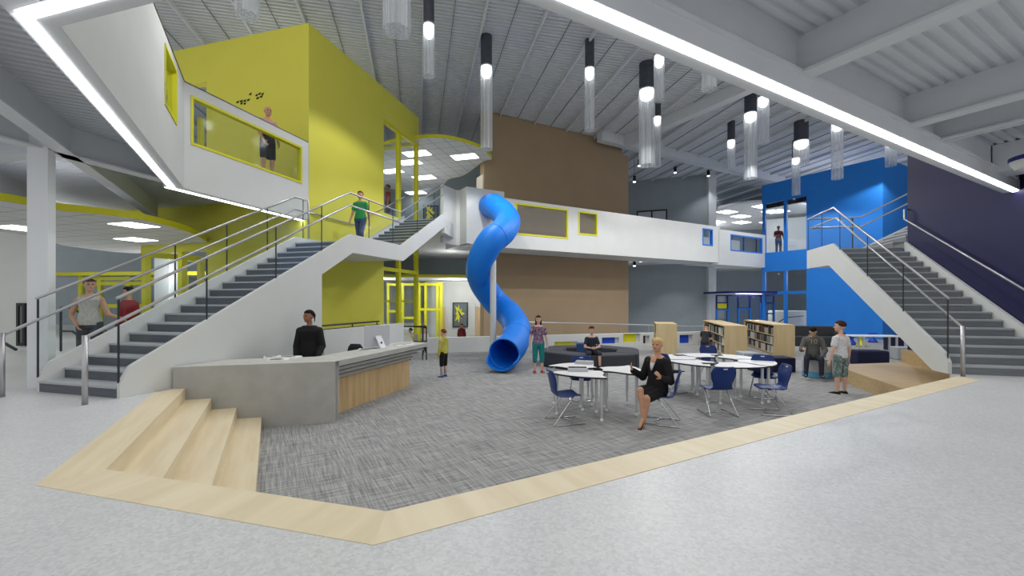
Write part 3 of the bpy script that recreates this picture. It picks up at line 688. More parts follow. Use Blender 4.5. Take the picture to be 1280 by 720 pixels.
gr = thing('guard_railing', 'short grey guard railing at the end of the low wall near the boy in yellow', 'railing', (-2.9, 14.2, PIT))
p0, p1 = Vector((-2.84, 14.2, 0)), Vector((-4.2, 14.6, 0)); p2 = Vector((-3.2, 15.4, 0))
for z in (0.44, -0.07): MB().tube([p2 + Vector((0, 0, z)), p0 + Vector((0, 0, z)), p1 + Vector((0, 0, z))], 0.025, 8).build('rail', 'post', gr)
for p in (p0, p0.lerp(p1, .1), p0.lerp(p1, .9), p2): MB().cyl((p.x, p.y, PIT), (p.x, p.y, 0.44), 0.02).build('post', 'post', gr)
# guard wall along the open underside of the stair, rail behind
struct(MB().box(-0.06, 0.06, 3.86, 7.25, PIT, 0.645, GL), 'wall_guard', 'white')
hr = thing('guard_railing', 'dark handrail behind the white guard wall at the foot of the yellow tower', 'railing', GL.p(-.5, 5, PIT))
for z in (0.72, 0.62): MB().tube([GL.p(-0.35, 3.9, z), GL.p(-0.35, 6.6, z)], 0.022, 8).build('rail', 'post', hr)
for b in (4.2, 5.4, 6.5): MB().cyl(GL.p(-0.35, b, 0), GL.p(-0.35, b, 0.72), 0.016).build('post', 'post', hr)

# ------------------------------------------------------------------ lobby behind the low wall: doors, picture
gl = Grid(-9.5, 25.9, math.degrees(math.atan2(-1.3, 8.9)))
gq = Grid(-3.9, 24.3, -5)
struct(MB().box(-1.0, 3.4, 0, 0.2, LOW, 2.42, gq), 'wall_lobby', 'white')
def on(px): return gq.inv(*hit(gq.p(0, 0), gq.u, px))[0]
for k, (x0, x1, lab) in enumerate(((548, 557.5, ''), (594.5, 604, ''))):
    d = thing(f'door_{k+1}', None, None, gq.p((on(x0) + on(x1)) / 2, -0.05, LOW), kind='structure')
    MB().box(on(x0), on(x1), -0.05, 0.01, LOW, 0.97, gq).build('leaf', 'wood_door', d)
    MB().box(on(x0) - .08, on(x0), -0.08, 0.02, LOW, 1.06, gq).box(on(x1), on(x1) + .08, -0.08, 0.02, LOW, 1.06, gq).box(on(x0), on(x1), -0.08, 0.02, 0.97, 1.06, gq).build('frame', 'white', d)
    MB().box(on(x1) - .12, on(x1) - .08, -0.1, -0.05, LOW + 1, LOW + 1.05, gq).build('handle', 'metal', d)
def star_picture(name, label, g, a, b, z, w, h):
    pc = thing(name, label, 'picture', g.p(a, b, z - h / 2))
    MB().ring(a - w / 2, a + w / 2, z - h / 2, z + h / 2, b - 0.05, b, 0.05, g).build('frame', 'black', pc)
    MB().box(a - w / 2 + .04, a + w / 2 - .04, b - 0.03, b - 0.005, z - h / 2 + .04, z + h / 2 - .04, g).build('canvas', mat('slate_canvas_' + name, (96, 106, 112), .8), pc)
    pts = []
    for i in range(16):
        t = 2 * pi * i / 16; r = (0.40 if i % 2 == 0 else 0.2) * w * (1 + 0.25 * cos(t * 3)); pts.append((a - 0.08 * w + r * cos(t) * .8, z + 0.05 * h + r * sin(t) * 1.5))
    MB().front(pts, b - 0.04, b - 0.03, g).build('yellow_burst', 'yellow_trim', pc, label='yellow burst shape')
    MB().front([(a - .2 * w, z + .22 * h), (a - .05 * w, z + .12 * h), (a + .2 * w, z - .16 * h), (a + .02 * w, z - .1 * h)], b - 0.048, b - 0.04, g).build('navy_stroke', 'navy_trim', pc, label='navy stroke')
star_picture('framed_picture', 'dark framed picture with a yellow burst on the lobby wall', gq, (on(566) + on(585)) / 2, -0.02, zat(393.5, 24.2), on(585) - on(566), 31 * 24.2 / F)
star_picture('wall_picture', 'small yellow burst picture on the gallery wall beside the stair head', Grid(-4.9, 24.0, 0), 0.35, 0, zat(267, 24.0), 0.85, 0.9)

# ------------------------------------------------------------------ framed glass screens far off
def screen(label, g, posts, z0, z1, bars, m, w=0.1):
    s = thing('glazed_screen', label, 'screen', g.p((posts[0] + posts[-1]) / 2, 0, z0))
    for a in posts: MB().box(a - w / 2, a + w / 2, -w / 2, w / 2, z0, z1, g).build('post', m, s)
    for a0, a1, z in bars: MB().box(a0, a1, -w / 2 + .005, w / 2 - .005, z - w / 2, z + w / 2, g).build('rail', m, s)
    MB().box(posts[0], posts[-1], -.005, .005, z0 + .05, z1, g).build('pane', 'pane', s); return s
gy = Grid(-17.6, 17.2, -2)
sc1 = screen('yellow framed glazed screen behind the woman in grey top', gy, [0.3, 1.1, 2.3, 3.0, 3.6, 4.6], 0, 2.3, [(0.3, 4.6, 2.2), (0.3, 4.6, 2.0), (1.1, 3.0, 1.1)], 'yellow_trim', 0.14)
gz = Grid(-6.9, 23.2, -3)
sc2 = screen('yellow framed glazed screen in the lobby right of the yellow tower', gz, [0.2, 1.0, 1.9, 2.25, 2.9, 3.1], LOW, 2.3, [(0.2, 3.1, 2.2), (0.2, 1.0, 0.75), (1.9, 3.1, 0.85), (1.0, 1.9, 0.4)], 'yellow_trim', 0.13)
gb = Grid(13.0, 27.2, 8)
sc3 = screen('navy and blue framed glazed screen beyond the bookcases', gb, [0.0, 0.75, 1.5, 2.3, 3.1, 4.0], LOW, 1.7, [(0.0, 4.0, 1.66), (0.0, 0.75, 1.2), (0.0, 0.75, .8), (1.5, 2.3, .85), (3.1, 4.0, 1.2), (3.1, 4.0, .5)], 'navy_trim', 0.08)
MB().box(0.06, 0.7, -.02, .02, 0.84, 1.2, gb).build('yellow_infill', 'yellow_trim', sc3, label='yellow infill pane')
for x0, x1, zt_ in ((0, .75, .8), (1.5, 2.3, .85), (3.1, 4.0, 1.2)):
    MB().ring(x0 - .05, x1 + .05, LOW, zt_, -0.08, -0.02, 0.09, gb).build('door_frame', 'blue_trim', sc3, label='light blue door frame')
gu = Grid(16.2, 33.5, 8)
sc4 = screen('navy framed balustrade under the far ceiling cloud', gu, [0, 1.1, 2.1, 3.2, 4.3], F2, 6.5, [(0, 4.3, 6.45)], 'navy_trim', 0.08)
struct(MB().box(13, 26, 33.0, 42, 3.9, F2), 'floor_far_gallery', 'white')
# window with black frame in the slate wall
gs = Grid(8.0, 30.9, math.degrees(math.atan2(-1.9, 5.25)))
a0, a1 = gs.inv(*hit(gs.p(0, 0), gs.u, 796))[0], gs.inv(*hit(gs.p(0, 0), gs.u, 834))[0]
fr = MB().ring(a0, a1, 5.4, zat(262, 30.0), -0.06, 0.02, 0.09, gs).box((a0 + a1) / 2 - .05, (a0 + a1) / 2 + .05, -0.06, 0.0, 5.5, zat(263, 30.0), gs).build('window_7', 'black', kind='structure')
MB().box(a0 + .05, a1 - .05, -0.03, -0.01, 5.45, zat(263, 30.0), gs).build('pane', mat('pale_reflecting_glass', (176, 184, 196), 0.15), fr)
# far curved white counter and stair rails beside the blue tower
ct = thing('curved_counter', 'white curved wall with dark stair handrails seen past the blue tower', 'wall', (18.6, 28.5, LOW))
MB().prism(smooth_poly([(17.6, 28.6), (18.4, 27.9), (19.6, 28.1), (20.6, 29.4), (19.5, 30.5), (18.1, 30.2)]), LOW, 0.65).build('body', 'white', ct)
for dz in (0.0, -0.75): MB().tube([(16.4, 27.3, -0.45 + dz), (17.6, 27.5, 0.25 + dz), (18.8, 27.6, .35 + dz)], 0.03, 6).build('handrail', 'black', ct)
# west side: dark-framed door, short stair rail
dw = thing('door_3', None, None, (-13.2, 11.2, 0), kind='structure')
gw = Grid(-30, 12.9, math.degrees(math.atan2(-1.7, 17.6)))
aw = gw.inv(*hit(gw.p(0, 0), gw.u, 23.5))[0]; ax = gw.inv(*hit(gw.p(0, 0), gw.u, 34))[0]
MB().ring(aw, ax, 0.12, 1.24, -0.06, 0.0, 0.07, gw).build('frame', 'black', dw); MB().box(aw + .07, ax - .07, -0.03, 0.0, 0.19, 1.17, gw).build('leaf', 'dark_wall', dw)
sr = thing('stair_railing', 'dark stair railing descending behind the white column', 'railing', (-11.2, 11.0, 0))
for dz in (1.12, 0.52): MB().tube([(-11.6, 11.0, dz), (-11.2, 10.9, dz), (-9.6, 10.4, dz - .75)], 0.025, 6).build('rail', 'post', sr)
MB().cyl((-11.6, 11.0, 0), (-11.6, 11.0, 1.12), 0.025).build('post', 'post', sr)
sr = thing('stair_railing', 'dark stair railing at the far left edge, before the pale wall', 'railing', (-9.2, 7.6, 0))
for dz in (0.78, 0.2): MB().tube([(-9.9, 7.7, dz + .1), (-9.3, 7.6, dz - .08), (-8.75, 7.55, dz - .35)], 0.025, 6).build('rail', 'post', sr)
MB().cyl((-9.3, 7.6, 0), (-9.3, 7.6, .7), 0.02).build('post', 'post', sr)
# dark lettering strokes on the yellow wall above the balcony
lt = thing('wall_lettering', 'small black handwritten lettering on the yellow wall beside the bald figure', 'lettering', GT.p(-1.6, -0.03, 6.0))
random.seed(3)
for px0, px1, py, ns in ((296, 314, 131, 4), (301, 309, 134, 2), (320, 331, 126, 3), (321, 330, 130, 2), (312, 316, 124, 1)):
    mb = MB(); A0 = GT.inv(*hit(GT.p(0, 0), GT.u, px0))[0]; A1 = GT.inv(*hit(GT.p(0, 0), GT.u, px1))[0]
    for i in range(ns):
        a = A0 + (A1 - A0) * i / ns; z = zat(py - random.random() * 1.5, 11.9); w = (A1 - A0) / ns * .7
        for j in range(3):
            x = a + w * j / 3; mb.front([(x, z), (x + w * .3, z + .03 + .02 * j % 2), (x + w * .33, z + .055), (x - .01, z + .03)], -0.012, -0.002, GT)
    mb.build('word', 'ink', lt)
# ------------------------------------------------------------------ reception desk
dk = thing('reception_desk', 'angled cast concrete reception desk with a plank front panel', 'desk', (-2.839, 6.85, PIT))
DT = 0.317
# plan: front wing along GD (a -2.3..0), side wing along GE (b 0..3.3)
bk = cross2(GD.p(0, 0.75), GD.u, GE.p(-0.72, 0), GE.v)
dl = cross2(GL.p(0.04, 0), GL.v, GD.p(0, 0.75), GD.u)
MB().prism([GD.p(-2.2, 0.004)[:2], GD.p(-.004, .004)[:2], GE.p(-.004, 3.3)[:2], GE.p(-0.72, 3.3)[:2], bk, dl], DT - 0.025, DT + .002).build('worktop', 'concrete_top', dk)
MB().box(-2.2, 0, 0, 0.09, PIT, DT, GD).build('front_wall', 'concrete', dk)
dz = DT - PIT
MB().prism([GD.p(-0.09, 0.09)[:2], (-2.839, 6.85), GE.p(0, 0.10)[:2], GE.p(-0.1, 0.16)[:2]], PIT, DT).build('corner', 'concrete', dk)
for k in range(4):     # stepped reveals around the planks
    s = 0.055 * k; w = 0.055; d = 0.085 * k
    t0 = DT - 0.085 * k
    mb = MB().box(-0.6, -d, 0.02 + s + (.02 if k else 0), 0.02 + s + w + .002, PIT, t0 - .086, GE)
    mb.box(-0.6, -d, 0.02 + s, 3.3 - 0.1 * k, t0 - 0.086, t0 - (0 if k == 0 else .034), GE)
    mb.build('stepped_reveal', 'concrete', dk)
MB().box(-0.6, -0.34, 0.03, 2.9, PIT, DT - .03, GE).build('core', 'concrete', dk)
MB().box(-0.6, -0.32, 0.24, 2.96, PIT, DT - 0.338, GE).build('plank_panel', 'oak_panel', dk, label='vertical oak plank front')
MB().box(-0.62, -0.36, 2.4, 2.9, PIT, DT - .4, GE).build('end_support', 'concrete', dk)


def mag(loc, rz, w, h, t, label, cover='paper'):
    o = thing('magazine', label, 'magazine', loc, 'magazines on the desk')
    MB().box(-w / 2, w / 2, -h / 2, h / 2, 0, t).build('pages', 'paper', o); o.rotation_euler = (0, 0, rz)
    mb = MB()
    for k in range(3): mb.box(-w * .4, -w * .4 + w * random.uniform(.3, .8), -h * .35 + k * h * .25, -h * .35 + k * h * .25 + h * .12, t, t + .002)
    mb.build('print', cover, o); o.children[0].location = (0, 0, 0); return o


def own(mb, name, m, parent, **k):
    """build a part whose numbers are already in its thing's own frame"""
    o = bpy.data.objects.new(name, bpy.data.meshes.new(name)); q = Vector((0, 0, 0)); p = parent
    while p: q += p.location; p = p.parent
    mb.v = [(v[0] + q.x, v[1] + q.y, v[2] + q.z) for v in mb.v]; bpy.data.objects.remove(o)
    return mb.build(name, m, parent, **k)


def mag(loc, rz, w, h, t, label, pr=True):
    o = thing('magazine', label, 'magazine', loc, 'magazines on the desk')
    own(MB().box(-w / 2, w / 2, -h / 2, h / 2, 0, t), 'pages', 'paper', o)
    mb = MB()
    for k in range(3): mb.box(-w * .42, -w * .42 + w * random.uniform(.35, .8), -h * .38 + k * h * .27, -h * .38 + k * h * .27 + h * .13, t, t + .002)
    own(mb, 'print', 'ink', o); o.rotation_euler = (0, 0, rz); return o


p = at(348, 450, DT); mag((p.x, p.y, DT), .3, .3, .22, .014, 'open magazine lying lowest on the concrete desk')
p2 = at(360, 447, DT); mag((p2.x + .02, p2.y, DT + .016), -.2, .28, .2, .014, 'magazine lying on the pile nearer the woman in black') if False else None
p2 = at(338, 447.5, DT); mag((p2.x, p2.y + .06, DT), .5, .26, .2, .02, 'magazine at the far side of the desk pile')
p3 = at(362, 447.5, DT); mag((p3.x, p3.y + .05, DT), -.1, .28, .2, .022, 'magazine beside the hand of the woman in black')
# monitor
mo = thing('monitor', 'thin silver desktop monitor seen from behind on the desk', 'monitor', (*at(478, 435, DT)[:2], DT))
mx = mo.location
mg = Grid(mx.x - 0.12, mx.y + 0.08, 52)
MB().box(-0.30, 0.30, 0, 0.03, DT + .03, DT + 0.47, mg).build('housing', 'alu', mo, bevel=.008)
MB().box(-0.28, 0.28, 0.03, 0.033, DT + 0.12, DT + 0.45, mg).build('screen', 'black', mo)
MB().hexa([mg.p(-.07, -.2, DT), mg.p(.07, -.2, DT), mg.p(.07, -.19, DT + .012), mg.p(-.07, -.19, DT + .012), mg.p(-.07, -.02, DT + .24), mg.p(.07, -.02, DT + .24), mg.p(.07, 0, DT + .25), mg.p(-.07, 0, DT + .25)]).box(-.07, .07, -.2, .05, DT, DT + .012, mg).build('stand', 'alu', mo)
MB().ell(mg.p(0, -.13, DT + .11), (.02, .012, .022)).build('logo', 'ink', mo, label='small dark round emblem')
kb = thing('keyboard', 'slim white keyboard on the desk beside the monitor', 'keyboard', (*at(461, 437, DT)[:2], DT))
kg = Grid(kb.location.x, kb.location.y, 50)
MB().box(-.2, .2, -.06, .06, DT, DT + .012, kg).build('body', 'alu', kb); MB().box(-.19, .19, -.05, .05, DT + .012, DT + .016, kg).build('keys', 'dark_plastic', kb)
ms = MB().ell((*at(450, 437.5, DT)[:2], DT + .014), (.035, .055, .018)); ms.build('mouse', 'paper', label='small white computer mouse on the desk', cat='mouse', smooth=True)
for x, y, l in ((500, 431.6, 'notepad on the desk just past the monitor'), (511, 430.8, 'notepad at the far end of the desk')):
    p = at(x, y, DT); o = thing('notepad', l, 'notepad', (p.x, p.y, DT)); own(MB().box(-.12, .12, -.08, .08, 0, .012), 'sheets', 'paper', o); own(MB().box(-.12, .12, .06, .08, .012, .016), 'binding', 'dark_plastic', o); o.rotation_euler = (0, 0, .9)
# office chair behind the desk
oc = thing('office_chair', 'black office chair behind the desk near the monitor', 'chair', (-3.5, 9.25, PIT))
bkm = MB(); rgs = []
for i in range(7):
    z = .52 + .48 * i / 6; w = .20 + .05 * sin(pi * min(1, i / 5)) - (.07 if i == 6 else 0)
    rgs.append([(w * (1 if c > 0 else -1) * abs(cos(t)) ** .5 if (c := cos(t)) else 0, -.2 + .03 * sin(t) + .04 * (abs(cos(t))) ** 2 - .02 * sin(pi * i / 6), z) for t in [2 * pi * j / 16 for j in range(16)]])
own(bkm.loft(rgs), 'backrest', 'dark_fabric', oc, smooth=True)
own(MB().box(-.24, .24, -.2, .26, .42, .5), 'seat', 'dark_fabric', oc, bevel=.03); own(MB().cyl((0, 0, .08), (0, 0, .42), .03), 'gas_lift', 'black', oc)
own(MB().box(-.03, .03, -.24, -.18, .4, .6), 'back_bracket', 'black', oc)
for k in range(5):
    t = 2 * pi * k / 5; own(MB().cyl((0, 0, .09), (.28 * cos(t), .28 * sin(t), .06), .022, .016), 'base_leg', 'black', oc); own(MB().ell((.28 * cos(t), .28 * sin(t), .03), (.03, .03, .03)), 'caster', 'black', oc)
oc.rotation_euler = (0, 0, radians(160))


# ------------------------------------------------------------------ classroom chair: shell seat on a sled frame
def make_chair():
    t = thing('shell_chair', 'navy', 'chair')
    prof = [(.22, .44), (.20, .455), (.12, .455), (0, .445), (-.1, .44), (-.17, .455), (-.205, .50), (-.215, .56), (-.225, .64), (-.245, .74), (-.27, .82), (-.275, .845)]
    wid = [.17, .205, .225, .225, .215, .19, .165, .165, .20, .215, .185, .155]
    def grid(off):
        vs = []
        for i, ((y, z), w) in enumerate(zip(prof, wid)):
            a = prof[max(0, i - 1)]; b = prof[min(len(prof) - 1, i + 1)]; dy, dz_ = b[0] - a[0], b[1] - a[1]; L = math.hypot(dy, dz_); ny, nz = -dz_ / L, dy / L
            if i < 5: ny, nz = -abs(ny) * 0, 1.0
            for j in range(9):
                s = (j - 4) / 4; c = s * s * (.03 if i > 6 else .02)
                dirn = (1, 0) if i > 5 else (0, 1)
                vs.append((s * w, y + dirn[0] * c + off * (1 if i > 5 else 0), z + dirn[1] * c * .6 - off * (1 if i <= 5 else 0)))
        return vs
    n = len(prof); A = grid(0); B = grid(-.0) ; B = [(x, y - (.014 if z > .5 else 0), z - (.014 if z <= .5 else 0)) for x, y, z in B]
    fs = []
    for i in range(n - 1):
        for j in range(8):
            q = (i * 9 + j, i * 9 + j + 1, (i + 1) * 9 + j + 1, (i + 1) * 9 + j); fs.append(q); fs.append(tuple(x + n * 9 for x in q)[::-1])
    edge = [(i * 9, (i + 1) * 9) for i in range(n - 1)] + [((i + 1) * 9 + 8, i * 9 + 8) for i in range(n - 1)] + [(j + 1, j) for j in range(8)] + [((n - 1) * 9 + j, (n - 1) * 9 + j + 1) for j in range(8)]
    fs += [(a, b, b + n * 9, a + n * 9) for a, b in edge]
    own(MB().add(A + B, fs), 'shell', 'shell', t, smooth=True)
    own(MB().box(-.035, .035, -.292, -.250, .80, .818), 'grip_slot', 'alu', t)
    for s in (-1, 1):
        own(MB().tube([(s * .12, .1, .425), (s * .17, .08, .425), (s * .19, .05, .41), (s * .235, -.24, .03), (s * .238, -.255, .013), (s * .236, -.22, .011), (s * .215, .26, .011)], .0115, 8), 'side_frame', 'chrome', t, smooth=True)
    own(MB().tube([(-.228, -.02, .011), (-.13, .07, .011), (0, .1, .011), (.13, .07, .011), (.228, -.02, .011)], .0105, 8), 'cross_bar', 'chrome', t, smooth=True)
    own(MB().tube([(-.17, .08, .425), (.17, .08, .425)], .0105, 8), 'seat_bar', 'chrome', t, smooth=True)
    return t


ch0 = make_chair()
CH = [(706, 527, -78, 'navy shell chair at the outer side of the three-table group, its side to view'),
      (727, 501, 172, 'navy shell chair between the three-table group and the charcoal ottoman ring'),
      (828, 528, 66, 'navy shell chair under the blond woman in black suit'),
      (896, 517, 2, 'navy shell chair pulled out with its back squarely to view, before the six-table ring'),
      (964, 516, 83, 'navy shell chair nearest the oak border, side on, facing the six-table ring'),
      (955, 498, 155, 'navy shell chair between the six-table ring and the navy bench'),
      (890, 476, 178, 'navy shell chair on the far side of the six-table ring'),
      (838, 490, -65, 'navy shell chair half hidden behind the blond woman')]
CHAIRS = []
for i, (x, y, d, l) in enumerate(CH):
    p = at(x, y, PIT); p.z = PIT; o = ch0 if i == 0 else dup(ch0, p, radians(d), l)
    o.location = p; o.rotation_euler = (0, 0, radians(d)); o['label'] = l; o['group'] = 'navy shell chairs around the student tables'; CHAIRS.append(o)


# ------------------------------------------------------------------ student tables
def make_table():
    t = thing('student_table', 'white', 'table')
    out = []
    ri, ro, cy = .40, 1.07, .735
    for k in range(13):
        a = radians(-28 + 56 * k / 12); out.append((ro * sin(a) * 1.0, ro * cos(a) - cy))
    for k in range(1, 10): f = k / 10; r = ro + (ri - ro) * f; a = radians(28 - 2 * f); w = .035 * sin(2 * pi * f); out.append((r * sin(a) + w, r * cos(a) - cy))
    for k in range(7):
        a = radians(26 - 52 * k / 6); out.append((ri * sin(a), ri * cos(a) - cy))
    for k in range(1, 10): f = 1 - k / 10; r = ro + (ri - ro) * f; a = radians(-28 + 2 * f); w = .035 * sin(2 * pi * f); out.append((r * sin(a) + w, r * cos(a) - cy))
    own(MB().prism(out, .718, .724), 'top', 'table_top', t)
    own(MB().prism([(x * 1.008, y * 1.008) for x, y in out], .695, .7185), 'edge_band', 'black_edge', t)
    for x, y in ((-.40, .17), (.40, .17), (-.13, -.29), (.13, -.29)):
        l = own(MB().cyl((x, y, .25), (x, y, .696), .026).cyl((x, y, .04), (x, y, .27), .018), 'leg', 'alu', t, smooth=False)
        f_ = MB().lathe([(.02, 0), (.027, .012), (.027, .035), (.018, .05)], (x, y, 0), 10).build('foot', 'table_top', l)
    return t


tb0 = make_table(); TABLES = []
cA, cB = at(742, 461.5, 0.065), at(895.5, 449.5, 0.065)
TB = [(cA, 0.5, 238, 'white petal-shaped table with black edge holding the grey box, in the three-table group'),
      (cA, 0.5, -4, 'white petal-shaped table with black edge and nothing on it, beside the blond woman'),
      (cA, 0.5, 118, 'white petal-shaped table with black edge farthest back in the three-table group')]
nm = ['next to the lone chair at the oak border', 'beside the navy bench', 'beside the bookcases', 'at the back of the ring', 'behind the blond woman', 'in front, by the pulled-out chair']
for k in range(6): TB.append((cB, 0.745, -28 + 60 * k if k < 5 else 272, 'white petal-shaped table of the six-table ring, ' + nm[k]))
for i, (c, r, d, l) in enumerate(TB):
    x, y = c.x + r * cos(radians(d)), c.y + r * sin(radians(d)); o = tb0 if i == 0 else dup(tb0, (x, y, PIT), 0, l)
    o.location = (x, y, PIT); o.rotation_euler = (0, 0, radians(d - 90)); o['label'] = l
    o['group'] = 'white petal tables pushed together'; TABLES.append(o)
TT = PIT + .724
def tablet(x, y, rz, l, m='black', w=.24, h=.17):
    p = at(x, y, TT); o = thing('tablet', l, 'tablet', (p.x, p.y, TT)); own(MB().box(-w / 2, w / 2, -h / 2, h / 2, 0, .01), 'case', m, o, bevel=.003)
    own(MB().box(-w / 2 + .015, w / 2 - .015, -h / 2 + .015, h / 2 - .015, .01, .0115), 'screen', 'ink', o); o.rotation_euler = (0, 0, rz)
tablet(849.5, 444.2, .1, 'black tablet on the table behind the blond woman'); tablet(886, 454.6, -.2, 'black tablet on the ring table nearest the pulled-out chair')
tablet(896, 444.2, -.15, 'black tablet on the back table of the ring', h=.12)
def laptop(x, y, rz, l, open_=False):
    p = at(x, y, TT); o = thing('laptop', l, 'laptop', (p.x, p.y, TT)); own(MB().box(-.17, .17, -.12, .12, 0, .035), 'base', 'laptop', o, bevel=.006)
    own(MB().box(-.165, .165, -.115, .115, .036, .05), 'lid', 'laptop', o, bevel=.005); own(MB().ell((0, 0, .05), (.018, .018, .002)), 'emblem', 'ink', o, label='small dark emblem'); o.rotation_euler = (0, 0, rz); return o
laptop(730.5, 454.4, -.3, 'silver laptop on the farthest table of the three-table group')
gbx = thing('storage_box', 'flat grey box with dark top on the front table of the three-table group', 'box', (*at(722, 463.5, TT)[:2], TT))
own(MB().box(-.17, .17, -.11, .11, 0, .055), 'body', 'laptop', gbx, bevel=.006); own(MB().box(-.155, .155, -.03, .105, .055, .06), 'dark_lid', 'ink', gbx); gbx.rotation_euler = (0, 0, -.08)

# ------------------------------------------------------------------ charcoal ottoman ring
oc_ = Vector((2.42, 13.25)); hexr = 1.68; hin = 0.9
def ottoman(k, lab):
    a0 = radians(60 * k + 14); a1 = a0 + radians(60)
    P = lambda r, a: Vector((oc_.x + r * cos(a), oc_.y + r * sin(a)))
    g = .012; m = (a0 + a1) / 2; q = []
    o0, o1, i0, i1 = P(hexr, a0), P(hexr, a1), P(hin, a0), P(hin, a1)
    cut = .28
    pts = [i0, o0 + (i0 - o0) * .12, o0 + (o1 - o0) * .12, o1 + (o0 - o1) * .12, o1 + (i1 - o1) * .12, i1]; cc = sum(pts, Vector((0, 0))) / 6
    pts = [cc + (p - cc) * .985 for p in pts]
    t = thing('ottoman', lab, 'ottoman', (cc.x, cc.y, PIT), 'charcoal ottomans pushed into a ring')
    MB().prism(pts, PIT + .03, PIT + .45).build('upholstery', 'charcoal', t, bevel=.04)
    MB().prism([cc + (p - cc) * .93 for p in pts], PIT, PIT + .035).build('plinth', 'black', t)
    return t
for k, l in enumerate(('at the blond woman\'s shoulder side of the ring', 'at the back of the ring facing the square yellow panel', 'at the back of the ring facing the tan wall', 'beside the girl in teal trousers', 'in front of the ring, nearer the girl in teal', 'in front of the ring, where it nears the tables')):
    ottoman(k, 'charcoal wedge ottoman ' + l)
def pouf(name, label, g, a0, a1, b0, b1, h, m, base=None, z=PIT, cat='pouf', bev=.03):
    c = g.p((a0 + a1) / 2, (b0 + b1) / 2, z); t = thing(name, label, cat, c)
    hb = .0
    if base: MB().box(a0, a1, b0, b1, z, z + .12, g).build('base', base, t, bevel=.02); hb = .12
    MB().box(a0, a1, b0, b1, z + hb, z + h, g).build('cushion', m, t, bevel=bev); return t
p = at(743, 444, PIT)
pouf('pouf', 'denim blue upright pouf behind the seated boy in dark tee', Grid(2.45, 13.45, -10), -.42, .02, -.1, .3, .62, 'blue_fabric')
pouf('pouf', 'low navy pouf inside the ottoman ring', Grid(2.45, 13.05, -10), .1, .62, -.2, .35, .30, 'navy_fabric')

# ------------------------------------------------------------------ bookcases and books
bookm = [mat('book_cloth_' + n, c, .75) for n, c in (('white', (206, 206, 202)), ('grey', (140, 142, 140)), ('black', (30, 31, 34)), ('maroon', (112, 66, 56)), ('charcoal', (62, 66, 66)), ('cream', (186, 176, 156)), ('brown', (98, 76, 62)))]
protos = []
random.seed(11)
for k, (bm_, w, h) in enumerate([(m_, random.uniform(.075, .14), random.uniform(.2, .29)) for m_ in bookm for _ in range(2)]):
    mb = MB().box(0, .2, 0, w, 0, h); me = mb.build('book', bm_); me.modifiers.clear(); protos.append((me, w, h))
NB = 0
def bookcase(label, near, ln, w, htop, faces, lab):
    """near = plan point of its near corner on the book side; runs away along the stair axis"""
    global NB
    g = Grid(near[0], near[1], -15.6); H = htop - PIT
    t = thing('bookcase', label, 'bookcase', g.p(w / 2, ln / 2, PIT))
    MB().box(0, w, 0, .04, PIT, htop - .04, g).build('end_panel', 'oak_case', t); MB().box(0, w, ln - .04, ln, PIT, htop - .04, g).build('end_panel', 'oak_case', t)
    MB().box(0, w, 0, ln, htop - .04, htop, g).build('top', 'oak_case', t); MB().box(w / 2 - .015, w / 2 + .015, .04, ln - .04, PIT + .05, htop - .04, g).build('back_panel', 'oak_case', t)
    zs = [PIT + .08 + (H - .14) / 3 * k for k in range(3)]
    for z in zs: MB().box(0.01, w - .01, .04, ln - .04, z - .025, z, g).build('shelf', 'oak_case', t)
    MB().box(.03, w - .03, .04, ln - .04, PIT, PIT + .055, g).build('plinth', 'oak_case', t)
    for k, z in enumerate(zs):
        b = .06; gap = 0
        while b < ln - .16:
            if random.random() < .05: b += random.uniform(.05, .16)
            me, bw_, bh = random.choice(protos if random.random() < .5 else protos[:6]); run = random.choice((1, 1, 2, 3))
            for _ in range(run):
                if b + bw_ > ln - .08: break
                o = me.copy() if NB else me; NB += 1
                if o is not me: C.objects.link(o)
                x = g.p(.135 + random.uniform(0, .02), b + bw_ / 2, z + .001); o.location = x; o.rotation_euler = (0, 0, radians(-15.6)); o.data = me.data
                o['label'] = f'book standing on the {("bottom", "middle", "top")[k]} shelf of the {lab}'; o['category'] = 'book'; o['group'] = f'books on the {("bottom", "middle", "top")[k]} shelf of the {lab}'
                b += bw_ + .002
    return t
for me, _, _ in protos: me.data.transform(Matrix.Translation(-Vector((0, 0, 0))))
USED = []
def near_pt(x, y): p = at(x, y, PIT); return (p.x, p.y)
bookcase('oak bookcase alone beside the blond woman, its end to view', (5.25, 15.6), 1.6, .72, .47, 1, 'bookcase beside the blond woman')
bookcase('oak bookcase with the stooping child at its shelves', (7.42, 14.95), 4.6, .72, .44, 1, 'bookcase with the stooping child')
bookcase('oak bookcase behind the boy in the grey hoodie', (9.3, 15.2), 4.2, .66, .46, 1, 'bookcase behind the hoodie boy')
used = {o.data for o in bpy.data.objects if o.name.startswith('book') and o.get('group')}
for me, _, _ in protos:
    if not me.get('group'): bpy.data.objects.remove(me)

